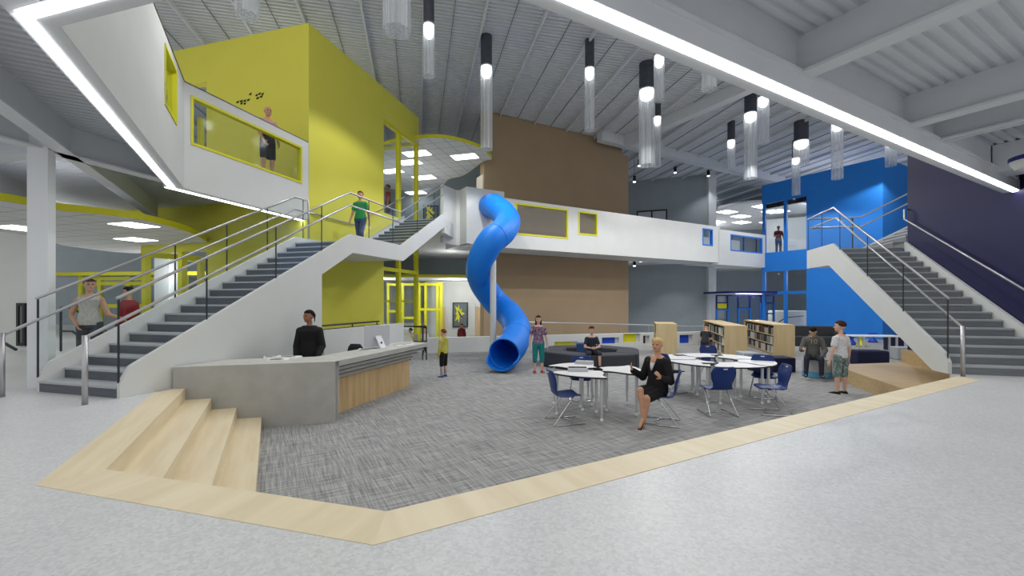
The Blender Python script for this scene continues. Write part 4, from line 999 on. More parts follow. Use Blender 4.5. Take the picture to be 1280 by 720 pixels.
# ------------------------------------------------------------------ lounge pieces near the stage
gm = Grid(*near_pt(948, 466), 2)
pouf('bench', 'long navy upholstered bench between the bookcases and the hoodie boy', gm, 0, 1.05, 0, .55, .4, 'navy_fabric', cat='bench')
pouf('bench', 'light grey upholstered bench behind the six-table ring', Grid(*near_pt(930, 455), -5), 0, .5, 0, .6, .34, 'grey_fabric', cat='bench')
st = thing('stool_pouf', 'round grey pouf with light blue foot, the hoodie boy sitting on it', 'pouf', (*at(1021, 471, PIT)[:2], PIT)); sx = st.location
own(MB().lathe([(.30, 0), (.32, .02), (.32, .13), (.30, .14)], n=28), 'foot_band', 'sky_fabric', st, smooth=False, label='light blue foot band')
own(MB().lathe([(.30, .14), (.32, .16), (.32, .44), (.30, .47), (.25, .475)], n=28), 'cushion', 'grey_fabric', st, smooth=False)
pouf('backrest_block', 'tall light grey upholstered block behind the hoodie boy', Grid(sx.x + .1, sx.y + .45, -15.6), 0, .42, 0, .4, .82, 'grey_fabric', cat='pouf')
sf = thing('sofa', 'long charcoal sofa against the blue tower', 'sofa', (13.0, 18.3, PIT))
sgd = Grid(12.0, 18.6, -15.6)
MB().box(-.4, 2.1, 0, .8, PIT, PIT + .42, sgd).build('seat', 'dark_fabric', sf, bevel=.04); MB().box(-.4, 2.1, .6, .85, PIT + .4, PIT + .85, sgd).build('backrest', 'dark_fabric', sf, bevel=.04)
MB().box(1.9, 2.15, 0, .8, PIT + .4, PIT + .62, sgd).build('armrest', 'dark_fabric', sf, bevel=.03)
pouf('ottoman_bench', 'navy ottoman at the far edge of the oak stage', Grid(10.6, 12.9, -6), -.15, .75, 0, .5, .45, 'navy_fabric', cat='ottoman', bev=.06)
ta = thing('side_table', 'white topped table on steel legs among the coloured wobble stools', 'table', (13.0, 14.9, PIT))
tg = Grid(12.0, 15.0, -8)
MB().box(0, 1.65, 0, .7, PIT + .70, PIT + .73, tg).build('top', 'table_top', ta)
for a, b in ((.35, .1), (.5, .6), (1.4, .1), (1.5, .6)): MB().cyl(tg.p(a, b, PIT), tg.p(a, b, PIT + .7), .035).build('leg', 'alu', ta)
MB().box(.3, 1.55, .3, .38, PIT + .04, PIT + .08, tg).build('stretcher', 'alu', ta)
def wobble(x, y, m, l, s=1.0):
    p = at(x, y, PIT); t = thing('wobble_stool', l, 'stool', (p.x, p.y, PIT), 'wobble stools around the far table')
    own(MB().lathe([(.13 * s, 0), (.19 * s, .02), (.17 * s, .08), (.08 * s, .2), (.07 * s, .26), (.1 * s, .36), (.14 * s, .4)], n=20), 'base', m, t, smooth=True)
    own(MB().lathe([(.14 * s, .395), (.17 * s, .41), (.175 * s, .435), (.15 * s, .45)], n=20), 'seat', m, t, smooth=True)
wobble(1076.5, 433, 'stool_yellow', 'bright yellow hourglass wobble stool beside the far table'); wobble(1064.5, 431, 'stool_blue', 'blue wobble stool standing just behind the boy in white tee')
wobble(1091, 428, 'stool_blue', 'blue wobble stool behind the far table, in front of the blue wall'); wobble(1119, 436, 'stool_blue', 'dark blue wobble stool at the end of the far table')
pouf('pouf', 'light grey pouf with blue top at the end of the far table', Grid(*near_pt(1112, 448), -10), 0, .5, -.38, .02, .42, 'grey_fabric', cat='pouf')
pouf('pouf', 'navy pouf against the stair beyond the oak stage', Grid(*near_pt(1120, 440), -10), .1, .6, .5, .9, .6, 'navy_fabric', cat='pouf')

# ------------------------------------------------------------------ tube slide
sl = thing('tube_slide', 'blue spiral tube slide dropping from the footbridge to the carpet', 'slide', (-.6, 14.6, PIT))
ctl = [(-.86, 16.74, 5.0), (-.82, 16.5, 4.98), (-.6, 15.95, 4.8), (-.16, 15.2, 4.2), (-.3, 14.4, 3.65), (-.72, 13.95, 3.2), (-1.07, 14.2, 2.5), (-1.04, 14.8, 1.95), (-.62, 15.25, 1.3), (-.05, 14.75, .78), (.16, 13.8, .38), (.05, 12.8, .03), (-.22, 11.8, -.17)]
V_ = [Vector(c) for c in ctl]; path = []
for i in range(len(V_) - 1):
    p0, p1, p2, p3 = V_[max(0, i - 1)], V_[i], V_[i + 1], V_[min(len(V_) - 1, i + 2)]
    for j in range(8):
        t = j / 8; path.append(.5 * ((2 * p1) + (-p0 + p2) * t + (2 * p0 - 5 * p1 + 4 * p2 - p3) * t * t + (-p0 + 3 * p1 - 3 * p2 + p3) * t ** 3))
path.append(V_[-1]); RS = .445
tb_ = MB().tube(path, RS, 28, cap=False); o = tb_.build('tube', 'slide', sl, smooth=True)
sd = o.modifiers.new('wall', 'SOLIDIFY'); sd.thickness = .03; sd.offset = -1
for k in (0, 20, 36, 52, 68, 84):
    k = min(k, len(path) - 2); d = (path[k + 1] - path[k]).normalized(); MB().tube([path[k] - d * .02, path[k] + d * .02], RS + .008, 28).build('joint_collar', 'slide', sl, smooth=True) if k else None
# scoop lip: lower half of the mouth carried on
d = (path[-1] - path[-3]).normalized(); side = d.cross(Vector((0, 0, 1))).normalized(); upv = side.cross(d)
rings = []
for k in range(7):
    f = k / 6; c = path[-1] + d * (f * .42); n = 15; row = []
    half = pi * (.5 - .16 * f)
    for j in range(n): t = -half + 2 * half * j / (n - 1); row.append(c + side * (RS * sin(t)) - upv * (RS * cos(t)) + Vector((0, 0, .10 * f * f)))
    rings.append(row)
mb = MB(); mb.add([p for r in rings for p in r], [(i * 15 + j, i * 15 + j + 1, (i + 1) * 15 + j + 1, (i + 1) * 15 + j) for i in range(6) for j in range(14)])
o = mb.build('exit_lip', 'slide', sl, smooth=True); sd = o.modifiers.new('wall', 'SOLIDIFY'); sd.thickness = .03; sd.offset = 0
MB().cyl((-.62, 14.05, PIT), (-.62, 14.05, 2.95), .1, n=20).build('support_pole', 'white', sl, smooth=False)
MB().tube([(-.62, 14.05, 2.6), (-.72, 14.0, 2.9)], .06, 10).build('pole_bracket', 'white', sl)

# ------------------------------------------------------------------ lamps
def pendant(px, Y, d, z1, z0, label, zt_=ROOF):
    x = (px - 640) * Y / F; t = thing('pendant_lamp', label, 'lamp', (x, Y, z0), 'cylinder pendants under the hall ceiling')
    r = d / 2
    MB().cyl((x, Y, z1), (x, Y, zt_), r * .92, n=24).build('canopy', 'cap', t)
    MB().lathe([(r, z0), (r, z1 + .02)], (x, Y, 0), 28).build('glass_tube', 'tube', t, smooth=False)
    MB().lathe([(r * .5, z1 - .34), (r * .8, z1 - .25), (r * .88, z1 - .01)], (x, Y, 0), 20).build('lamp_disc', 'bulb', t)
    L = bpy.data.lights.new('pendant_light', 'SPOT'); L.energy = 45 if Y < 8 else 190; L.spot_size = radians(152); L.spot_blend = .25; L.shadow_soft_size = .03
    lo_ = bpy.data.objects.new('pendant_light', L); C.objects.link(lo_); lo_.location = (x, Y, z0 - .04)
PD = [(496, 7.4, .48, 8.3, 5.95, 'wide clear pendant cut by the top edge, second from the yellow wall'), (309, 7.0, .36, 8.2, 5.95, 'clear pendant cut by the top edge, over the yellow wall'),
      (536, 11.4, .31, 8.65, 7.27, 'short clear pendant with its canopy cut by the top edge'), (608, 13.9, .40, 8.9, 6.22, 'long clear pendant in front of the tan wall corner'),
      (737, 14.1, .33, 8.95, 6.92, 'clear pendant over the middle of the tan wall'), (808.5, 15.5, .58, 8.93, 6.2, 'widest clear pendant with dark canopy near the beam'),
      (824, 13.2, .32, 8.86, 7.47, 'clear pendant just left of the beam, overlapping the widest one'), (821.5, 18.5, .34, 9.25, 7.1, 'slim pendant behind the widest one'),
      (914, 20.5, .36, 8.99, 7.65, 'small pendant over the slate wall'), (938, 17.8, .5, 9.1, 6.4, 'long pendant below the beam, over the far cloud'),
      (954, 16.2, .4, 9.0, 7.3, 'pendant partly hidden by the beam next to the long one'), (1001.5, 20.5, .66, 8.95, 7.83, 'short wide glowing pendant before the blue tower'),
      (995, 22.9, .40, 8.95, 7.0, 'slim pendant in front of the blue header, below the glowing one'), (1046.5, 17.0, .4, 8.4, 6.15, 'pendant hanging in front of the blue tower, top hidden by the beam'),
      (1113.5, 20.4, .44, 9.0, 7.74, 'pendant near the blue corner, top hidden by the beam'), (886.5, 11.0, .37, 8.9, 6.72, 'clear pendant just peeking under the beam')]
for a in PD: pendant(*a)
def spot(x, y, Y, zt_, label, h=.34):
    X = (x - 640) * Y / F; z = zat(y, Y); t = thing('spot_cylinder', label, 'spotlight', (X, Y, z), 'black cylinder spotlights')
    MB().cyl((X, Y, z + .05), (X, Y, z + .05 + h), .09, n=16).build('can', 'black', t); MB().lathe([(.075, z), (.085, z + .05)], (X, Y, 0), 16).build('lens', 'bulb', t)
    MB().cyl((X, Y, z + .05 + h), (X, Y, zt_), .012, n=6).build('stem', 'black', t)
    L = bpy.data.lights.new('spot_light', 'SPOT'); L.energy = 120; L.spot_size = radians(100); L.spot_blend = .7; L.shadow_soft_size = .06
    lo_ = bpy.data.objects.new('spot_light', L); C.objects.link(lo_); lo_.location = (X, Y, z - .05)
spot(793, 228, 26, ROOF, 'black spotlight just clear of the tan wall, above the bridge'); spot(799, 208, 25, ROOF, 'black spotlight half behind the widest pendant'); spot(844, 216.5, 27, ROOF, 'black spotlight above the middle of the slate wall'); spot(885.5, 220.5, 28, ROOF, 'black spotlight above the slate wall corner')
spot(793, 333, 26, F2 - .4, 'black spotlight under the bridge beside the tan wall'); spot(801, 327.5, 27.5, F2 - .4, 'small black spotlight under the bridge', .2); spot(844, 329, 28, F2 - .4, 'black spotlight under the bridge before the slate wall', .2)
struct(MB().box(-1.0, 7.0, -2.4, -0.3, 3.85, F2, gs), 'floor_soffit_slab', 'steel')
rl = thing('pendant_drum_lamp', 'round white drum light with navy rim at the right edge', 'lamp', (9.6, 7.9, 2.8))
cx_, cy_, cz_ = 654 * 6.6 / F, 6.6, zat(203, 6.6)
rl.location = (cx_, cy_, cz_ - .15)
MB().lathe([(.26, .03), (.28, .05), (.28, .10), (.26, .11)], (cx_, cy_, cz_), 32).build('rim', 'navy_trim', rl, label='navy rim')
MB().lathe([(.2, -.08), (.26, .0), (.27, .04), (.05, .05)], (cx_, cy_, cz_), 32).build('diffuser', 'white', rl)
MB().cyl((cx_, cy_, cz_ + .1), (cx_, cy_, 4.05), .015).build('stem', 'steel', rl)
# ------------------------------------------------------------------ people
SK = {k: mat('skin_' + k, c, .55) for k, c in (('fair', (214, 172, 150)), ('tan', (196, 150, 122)), ('brown', (150, 104, 80)), ('dark', (112, 74, 62)))}
HR = {k: mat('hair_' + k, c, .8, spec=.15) for k, c in (('black', (24, 22, 24)), ('brown', (66, 44, 32)), ('ginger', (118, 62, 34)), ('blond', (214, 188, 128)))}
DARK = mat('dark_feature', (40, 28, 26), .5); LIP = mat('lip', (168, 92, 86), .5)
CL = {k: mat('cloth_' + k, c, .85, var=tuple(int(x * .9) for x in c), scale=30) for k, c in
      (('black', (20, 20, 23)), ('charcoal', (52, 53, 56)), ('green', (46, 150, 84)), ('jeans', (58, 78, 112)), ('darkjeans', (46, 52, 66)), ('red', (150, 24, 32)), ('maroon', (108, 30, 36)), ('yellow', (196, 188, 86)),
       ('greytop', (196, 194, 188)), ('white', (222, 222, 226)), ('teal', (30, 132, 134)), ('pink', (196, 140, 170)), ('slate', (72, 78, 86)), ('navy', (44, 48, 62)), ('hoodie', (104, 104, 99)), ('legging', (156, 160, 172)), ('purpleshoe', (66, 62, 140)), ('blouse', (214, 212, 216)))}
CL['print'] = checker('printed_cotton', [(70, 62, 96), (150, 112, 150), (58, 54, 80), (196, 160, 168), (82, 74, 110)], 60)
CL['camo'] = checker('patterned_shorts_cloth', [(120, 138, 134), (86, 108, 108), (150, 164, 158), (104, 124, 120)], 45)
UZ = Vector((0, 0, 1))


def capsule(mb, p, q, r0, r1, n=10):
    p, q = Vector(p), Vector(q); d = q - p
    if d.length < 1e-6: return
    d.normalize(); u = d.orthogonal().normalized(); w = d.cross(u); rings = []
    for k in range(4): a = -pi / 2 + pi / 2 * k / 4 + .08; rings.append([p + d * (r0 * sin(a)) + (u * cos(2 * pi * j / n) + w * sin(2 * pi * j / n)) * (r0 * cos(a)) for j in range(n)])
    for k in range(5): a = pi / 2 * k / 4 - (.08 if k == 4 else 0); rings.append([q + d * (r1 * sin(a)) + (u * cos(2 * pi * j / n) + w * sin(2 * pi * j / n)) * (r1 * cos(a)) for j in range(n)])
    mb.loft(rings)


def fused(mb, name, m, parent, vox, it=4):
    o = own(mb, name, m, parent); r = o.modifiers.new('fuse', 'REMESH'); r.mode = 'VOXEL'; r.voxel_size = vox; r.use_smooth_shade = True
    s = o.modifiers.new('soften', 'SMOOTH'); s.iterations = it; s.factor = .5; return o


def V(*a): return Vector(a)
def nrm(v): return Vector(v).normalized()


def person(label, loc, face, H=1.7, skin='tan', hair=('short', 'brown'), top=('tee', 'white'), legs=('trousers', 'jeans'), shoes='black', kid=False, fem=False,
           hip=None, spine=(0, 0, 1), yaw=0, nod=0, LA=None, RA=None, LL=None, RL=None, curl=.5, foot=None, palms=None, group=None, vneck=False, under=None):
    """one figure facing +Y of its own frame; limb directions are given per segment"""
    root = thing('person', label, 'person', loc, group); vox = .0045 * H if H > 1.3 else .0052 * H
    hh = (.158 if kid else .134) * H; sw = (.094 if fem else .106) * H; sw = .098 * H if kid else sw; hw = .052 * H
    up = nrm(spine); rt = V(1, 0, 0); fw = up.cross(rt).normalized(); fw = fw if fw.y > 0 or abs(fw.y) < .2 else -fw
    pel = Vector(hip) if hip else V(0, 0, .525 * H); tl = .295 * H
    neck = pel + up * tl
    W = [(-.06, .080, .060), (-.02, .094 if fem else .086, .066), (.03, .092 if fem else .086, .064), (.09, .078, .056), (.15, .070 if fem else .078, .052), (.20, .082, .06), (.245, .092, .064 if not fem else .07), (.28, .086, .052), (.305, .05, .04)]
    def torso(mb, off, s0=-1, s1=1, sc=1.0):
        rr = []
        for s, rx, ry in W:
            if s < s0 or s > s1: continue
            c = pel + up * (s * H); rr.append([c + rt * ((rx * H * sc + off) * cos(2 * pi * j / 18)) + fw * ((ry * H * sc + off) * sin(2 * pi * j / 18)) for j in range(18)])
        mb.loft(rr)
    sh = {s: neck - up * (.05 * H) + rt * (s * sw) for s in (-1, 1)}; hj = {s: pel + rt * (s * hw) - up * (.02 * H) for s in (-1, 1)}
    arm = {-1: LA, 1: RA}; leg = {-1: LL, 1: RL}; J = {}
    for s in (-1, 1):
        a = arm[s] or ((s * .18, .02, -1), (s * .08, .18, -1)); u_, f_ = nrm(a[0]), nrm(a[1]); h_ = nrm(a[2]) if len(a) > 2 else f_
        el = sh[s] + u_ * (.168 * H); wr = el + f_ * (.142 * H); J['arm', s] = (sh[s], el, wr, h_)
        l = leg[s] or ((s * .04, .02, -1), (s * .02, -.02, -1)); t_, c_ = nrm(l[0]), nrm(l[1]); kn = hj[s] + t_ * (.245 * H); an = kn + c_ * (.235 * H)
        J['leg', s] = (hj[s], kn, an, nrm(l[2]) if len(l) > 2 else V(s * .12, 1, 0).normalized())
    # --- body
    b = MB(); torso(b, 0); capsule(b, neck - up * .03 * H, neck + up * .05 * H, .03 * H, .028 * H)
    for s in (-1, 1):
        p, e, w, hd = J['arm', s]; capsule(b, neck - up * .03 * H + rt * (s * .025 * H), p, .032 * H, .031 * H); capsule(b, p, e, .031 * H, .024 * H); capsule(b, e, w, .0245 * H, .016 * H)
        pn = nrm(palms[0 if s < 0 else 1]) if palms else V(-s, 0, 0); pn = (pn - hd * pn.dot(hd)); pn = pn.normalized() if pn.length > .05 else hd.orthogonal().normalized()
        ac = hd.cross(pn).normalized(); thumb_side = 1 if (ac.dot(fw) + .3 * ac.dot(up)) > 0 else -1
        L = .052 * H; k0 = w + hd * .008 * H; k1 = w + hd * L
        rg = [[c + ac * (aw * cos(2 * pi * j / 12)) + pn * (.009 * H * sin(2 * pi * j / 12)) for j in range(12)] for c, aw in ((w, .014 * H), (k0 + hd * .012 * H, .02 * H), (k1, .0225 * H), (k1 + hd * .004 * H, .018 * H))]
        b.loft(rg)
        for f in range(4):
            o_ = ac * thumb_side * ((.0165 - .011 * f) * H); q0 = k1 - hd * .004 * H + o_; ln = (.021, .024, .0225, .018)[f] * H
            d1 = (hd + pn * (curl * .55) + ac * thumb_side * (.05 - .035 * f)).normalized(); d2 = (hd * (1 - curl * .5) + pn * (curl * 1.3)).normalized(); fr = .0052 * H
            capsule(b, q0, q0 + d1 * ln, fr, fr * .95, 8); capsule(b, q0 + d1 * ln, q0 + d1 * ln + d2 * ln * .85, fr * .95, fr * .8, 8)
        q0 = w + hd * .016 * H + ac * thumb_side * .015 * H; td = (hd * .7 + ac * thumb_side * .75 + pn * .25).normalized(); capsule(b, q0, q0 + td * .022 * H, .0068 * H, .006 * H, 8); capsule(b, q0 + td * .022 * H, q0 + (td * .6 + hd * .5).normalized() * .021 * H + td * .018 * H, .006 * H, .005 * H, 8)
        p, k, a, td = J['leg', s]; capsule(b, p, k, .054 * H, .034 * H); cm = k.lerp(a, .3) - Vector((0, 1, 0)) * .006 * H; capsule(b, k, cm, .034 * H, .033 * H); capsule(b, cm, a, .033 * H, .02 * H)
        capsule(b, a - UZ * .012 * H, a + td * .085 * H - UZ * .022 * H, .02 * H, .014 * H)
    # --- head
    cy, sy = cos(yaw), sin(yaw); hx = (rt * cy + fw * sy).normalized(); hy = (fw * cy - rt * sy).normalized(); hu = up if abs(up.z) > .8 else (up + UZ).normalized()
    hu = (hu - hy * hu.dot(hy)).normalized(); cn, sn = cos(nod), sin(nod); hy, hu = hy * cn - hu * sn, hu * cn + hy * sn
    hc = neck + up * (.03 * H) + hu * (.56 * hh) + hy * (.06 * hh); ax = (hx, hy, hu)
    P = lambda x, y, z: hc + hx * (x * hh) + hy * (y * hh) + hu * (z * hh)
    b.ell(P(0, -.03, .13), (.355 * hh, .425 * hh, .39 * hh), ax, 16, 12); b.ell(P(0, .10, -.14), (.29 * hh, .30 * hh, .34 * hh), ax, 14, 10); b.ell(P(0, .25, -.36), (.13 * hh, .12 * hh, .10 * hh), ax)
    capsule(b, P(0, .38, .06), P(0, .46, -.09), .035 * hh, .05 * hh, 8)
    for s in (-1, 1): b.ell(P(s * .345, -.02, -.02), (.05 * hh, .09 * hh, .12 * hh), ax, 8, 6); b.ell(P(s * .2, .25, -.1), (.1 * hh, .1 * hh, .09 * hh), ax, 8, 6)
    fused(b, 'body', SK[skin], root, vox)
    for s in (-1, 1):
        own(MB().ell(P(s * .14, .372, .045), (.062 * hh, .03 * hh, .032 * hh), ax, 8, 6), 'eye', DARK, root)
        own(MB().ell(P(s * .145, .385, .135), (.085 * hh, .03 * hh, .016 * hh), ax, 8, 6), 'eyebrow', HR[hair[1]] if hair[0] != 'bald' else DARK, root)
    own(MB().ell(P(0, .395, -.225), (.105 * hh, .03 * hh, .028 * hh), ax, 8, 6), 'mouth', LIP, root)
    # --- hair
    if hair[0] != 'bald':
        m = MB(); nu, nv = 20, 14; vs = []; st = hair[0]
        for i in range(nv + 1):
            ph = pi * i / nv - pi / 2
            for j in range(nu):
                t = 2 * pi * j / nu; d = V(cos(ph) * cos(t), cos(ph) * sin(t), sin(ph))
                fringe = .42 if st != 'sweep' else .38
                faceish = d.y > .30 and d.z < fringe; low = d.z < (-.42 if st in ('bob', 'long') else -.30) ; k = 1.0
                if faceish: k = .80
                elif d.y > 0.0 and d.z < -.02 and st not in ('bob', 'long'): k = .84
                elif low: k = .82
                lump = 1 + .02 * sin(5 * t + 3 * ph)
                vs.append(P(d.x * .395 * k * lump, -.03 + d.y * .465 * k * lump, .135 + d.z * .43 * k * lump))
        m.add(vs, [(i * nu + j, i * nu + (j + 1) % nu, (i + 1) * nu + (j + 1) % nu, (i + 1) * nu + j) for i in range(nv) for j in range(nu)])
        if st == 'pony': m.ell(P(0, -.5, .12), (.1 * hh, .1 * hh, .1 * hh), ax); capsule(m, P(0, -.52, .1), P(0, -.50, -.45), .085 * hh, .04 * hh)
        if st == 'bun': m.ell(P(0, -.5, .2), (.16 * hh, .14 * hh, .15 * hh), ax)
        if st in ('bob', 'long'):
            z1 = -.55 if st == 'bob' else -.85
            for s in (-1, 1): capsule(m, P(s * .33, -.08, .1), P(s * .33, -.06, z1), .12 * hh, .09 * hh)
            capsule(m, P(0, -.33, .1), P(0, -.33, z1), .2 * hh, .16 * hh); capsule(m, P(-.2, -.28, 0), P(-.2, -.26, z1), .14 * hh, .1 * hh); capsule(m, P(.2, -.28, 0), P(.2, -.26, z1), .14 * hh, .1 * hh)
        if st == 'sweep': capsule(m, P(-.2, .27, .36), P(.2, .25, .40), .08 * hh, .10 * hh); capsule(m, P(.27, .2, .3), P(.33, .05, .0), .07 * hh, .05 * hh)
        fused(m, 'hair', HR[hair[1]], root, vox * 1.1, 2)
    # --- clothes
    kind, col = top; o_ = .010 * H; m = MB()
    if kind != 'none':
        s0 = {'crop': .0, 'tee': -.05, 'jacket': -.055, 'hoodie': -.055, 'sleeveless': -.055, 'coat': -.06, 'off': .1}[kind]
        torso(m, o_ * (1.5 if kind in ('hoodie', 'jacket', 'coat') else 1), s0, .265 if kind == 'off' else (.31 if kind in ('jacket', 'hoodie', 'coat') and not vneck else .285))
        if kind == 'coat':
            c0 = pel - up * .01 * H; c1 = pel - up * .17 * H; m.loft([[c + rt * (a * H * cos(2 * pi * j / 18)) + fw * (bb * H * sin(2 * pi * j / 18)) for j in range(18)] for c, a, bb in ((c0, .10, .075), (c1, .115, .09))])
        fr = {'tee': .55, 'jacket': 1.9, 'hoodie': 1.92, 'sleeveless': .0, 'coat': 1.9, 'off': .35, 'crop': .4}[kind]
        for s in (-1, 1):
            p, e, w, hd = J['arm', s]; g = o_ * (1.1 if kind in ('tee', 'sleeveless') else 1.4)
            if fr > 0 and kind != 'off': capsule(m, neck - up * (.035 * H) + rt * (s * .03 * H), p, .030 * H + g, .030 * H + g)
            elif kind == 'sleeveless': capsule(m, neck - up * .04 * H + rt * (s * .035 * H), p - rt * (s * .02 * H), .032 * H + o_, .026 * H + o_)
            if fr > 0: capsule(m, p, p.lerp(e, min(1, fr)), .031 * H + g, (.031 - .006 * min(1, fr)) * H + g)
            if fr > 1: capsule(m, e, e.lerp(w, fr - 1), .0245 * H + g, .017 * H + g)
        if kind == 'hoodie': m.ell(neck - fw * .045 * H - up * .005 * H, (.07 * H, .045 * H, .05 * H), (rt, fw, up))
        fused(m, {'tee': 'shirt', 'jacket': 'jacket', 'hoodie': 'hoodie', 'sleeveless': 'top', 'coat': 'coat', 'off': 'top', 'crop': 'shirt'}[kind], CL[col], root, vox * 1.25, 3)
    if vneck:
        def wedge(rows): return MB().loft([[neck - up * (d_ * H) + fw * (f_ * H) + rt * (w_ * H * cos(2 * pi * j / 10)) + fw * (.012 * H * sin(2 * pi * j / 10)) for j in range(10)] for d_, f_, w_ in rows])
        own(wedge(((-.012, .042, .028), (.03, .070, .031), (.062, .082, .026))), 'neckline', SK[skin], root, smooth=True)
        own(wedge(((.05, .079, .027), (.09, .092, .017), (.125, .095, .004))), 'blouse', CL['blouse'], root, smooth=True)
    if under:
        m = MB()
        for s in (-1, 1): p, k, a, td = J['leg', s]; capsule(m, p, k, .059 * H, .039 * H); capsule(m, k, k.lerp(a, .97), .039 * H, .026 * H)
        fused(m, 'leggings', CL[under], root, vox * 1.25, 3)
    kind, col = legs; m = MB()
    if kind in ('trousers', 'shorts', 'capri', 'legging'):
        g = {'trousers': .009, 'shorts': .013, 'capri': .010, 'legging': .006}[kind] * H; torso(m, .006 * H, -.07, .06)
        for s in (-1, 1):
            p, k, a, td = J['leg', s]; fr = {'trousers': 1.95, 'legging': 1.95, 'capri': 1.25, 'shorts': 1.02}[kind]
            capsule(m, p, k, .054 * H + g, .034 * H + g)
            if fr > 1.1: capsule(m, k, k.lerp(a, fr - 1), .034 * H + g, (.034 - .012 * (fr - 1)) * H + g)
        fused(m, {'trousers': 'trousers', 'shorts': 'shorts', 'capri': 'trousers', 'legging': 'leggings'}[kind], CL[col], root, vox * 1.25, 3)
    elif kind == 'skirt':
        torso(m, .007 * H, -.07, .1)
        for s in (-1, 1):
            p, k, a, td = J['leg', s]; capsule(m, p, p.lerp(k, .86), .058 * H, .047 * H)
        p, k = J['leg', 1][:2]; p2, k2 = J['leg', -1][:2]; capsule(m, (p + p2) / 2, (p.lerp(k, .8) + p2.lerp(k2, .8)) / 2, .056 * H, .05 * H)
        fused(m, 'skirt', CL[col], root, vox * 1.25, 3)
    for s in (-1, 1):
        p, k, a, td = J['leg', s]; m = MB(); z0 = a - UZ * .022 * H
        if shoes == 'heels':
            m.loft([[a + td * (y * H) + V(-td.y, td.x, 0) * (w_ * H * cos(2 * pi * j / 12)) + UZ * (zz * H + h_ * H * sin(2 * pi * j / 12)) for j in range(12)] for y, w_, zz, h_ in ((-.03, .012, -.012, .012), (.0, .02, -.02, .014), (.05, .024, -.034, .013), (.085, .022, -.04, .01), (.115, .006, -.042, .005))])
            capsule(m, a - td * .022 * H - UZ * .015 * H, a - td * .024 * H - UZ * .05 * H, .008 * H, .004 * H)
            own(m, 'shoe', CL['black'], root, smooth=True)
        else:
            m.loft([[a + td * (y * H) + V(-td.y, td.x, 0) * (w_ * H * cos(2 * pi * j / 14)) + UZ * ((-.04 + h_ / 2) * H + h_ / 2 * H * sin(2 * pi * j / 14)) for j in range(14)] for y, w_, h_ in ((-.042, .012, .03), (-.03, .024, .05), (.0, .028, .055), (.05, .029, .04), (.09, .026, .028), (.112, .012, .018))])
            sh_ = own(m, 'shoe', CL[shoes], root, smooth=True)
    root.rotation_euler = (0, 0, face); return root


def stand(label, px, py, z, face, **k):
    p = at(px, py, z); return person(label, (p.x, p.y, z), radians(face), **k)


LEGW = lambda s, f: ((s * .05, f, -1), (s * .01, f - .25 if f > 0 else f * .4, -1))
# face = 0 looks away from the camera (+Y); 180 looks at it
stand('person in a black high-necked top with tied dark hair standing behind the concrete desk', 387, 503, PIT, 190, H=1.78, skin='brown', hair=('pony', 'black'), top=('jacket', 'black'), legs=('trousers', 'black'), fem=True, yaw=-.7,
      LA=((-.22, .05, -1), (.15, .75, -.75)), RA=((.2, .05, -1), (-.1, .45, -1)))
p = Vector(GL.p(-0.78, 6.35, LAND)); person('person in green T-shirt and jeans walking on the stair landing', tuple(p), radians(172), H=1.62, skin='tan', hair=('bun', 'brown'), top=('tee', 'green'), legs=('trousers', 'jeans'), fem=True,
      RA=((.22, .2, -1), (.1, .4, -1)), LA=((-.22, -.25, -1), (-.1, -.05, -1)), LL=((-.03, .34, -1), (-.02, -.02, -1)), RL=((.03, -.2, -1), (.02, -.55, -.9)))
p = (-4.64, 16.0, F2); person('child in red shirt and dark shorts standing on the upper floor behind the stairs', p, radians(115), H=1.34, kid=True, skin='brown', hair=('short', 'black'), top=('tee', 'red'), legs=('shorts', 'navy'))
hb = (-5.95, 10.42, F2); person('bald person in pink off-shoulder top and black skirt behind the balcony glass', hb, radians(-120), H=1.74, skin='tan', hair=('bald', 'brown'), top=('off', 'pink'), legs=('skirt', 'black'), fem=True, yaw=-.2,
      LA=((-.2, .1, -1), (.2, .6, -1)), RA=((.2, .1, -1), (-.2, .6, -1)))
person('person in sleeveless grey top and dark trousers gesturing behind the stair', (-7.62, 7.72, 0.0), radians(205), H=1.70, skin='tan', hair=('short', 'brown'), top=('sleeveless', 'greytop'), legs=('trousers', 'slate'), fem=True, yaw=.5,
      LA=((-.4, .1, -1), (-1, .45, -.35)), RA=((.38, -.1, -1), (-.5, .5, -.75)), LL=((-.06, .1, -1), (-.02, 0, -1)))
person('person in long red coat with black hair seen from behind the stair', (-7.52, 8.4, 0.0), radians(100), H=1.58, skin='tan', hair=('short', 'black'), top=('coat', 'red'), legs=('trousers', 'black'), fem=False, yaw=.3)
stand('child in yellow top, black shorts and pale leggings standing by the desk end', 554.5, 471, PIT, 62, H=1.20, kid=True, skin='fair', hair=('short', 'ginger'), top=('hoodie', 'yellow'), legs=('shorts', 'black'), under='legging', shoes='purpleshoe', yaw=.1,
      LA=((-.15, .05, -1), (-.1, .2, -1)), RA=((.15, .05, -1), (.1, .2, -1)))
stand('child in printed top, teal cropped trousers and red shoes beside the ottoman ring', 673, 465.5, PIT, 185, H=1.56, kid=False, skin='fair', hair=('long', 'black'), top=('tee', 'print'), legs=('capri', 'teal'), shoes='red', fem=True, yaw=-.12,
      LA=((-.28, .0, -1), (-.12, .12, -1)), RA=((.28, .0, -1), (.12, .12, -1)))
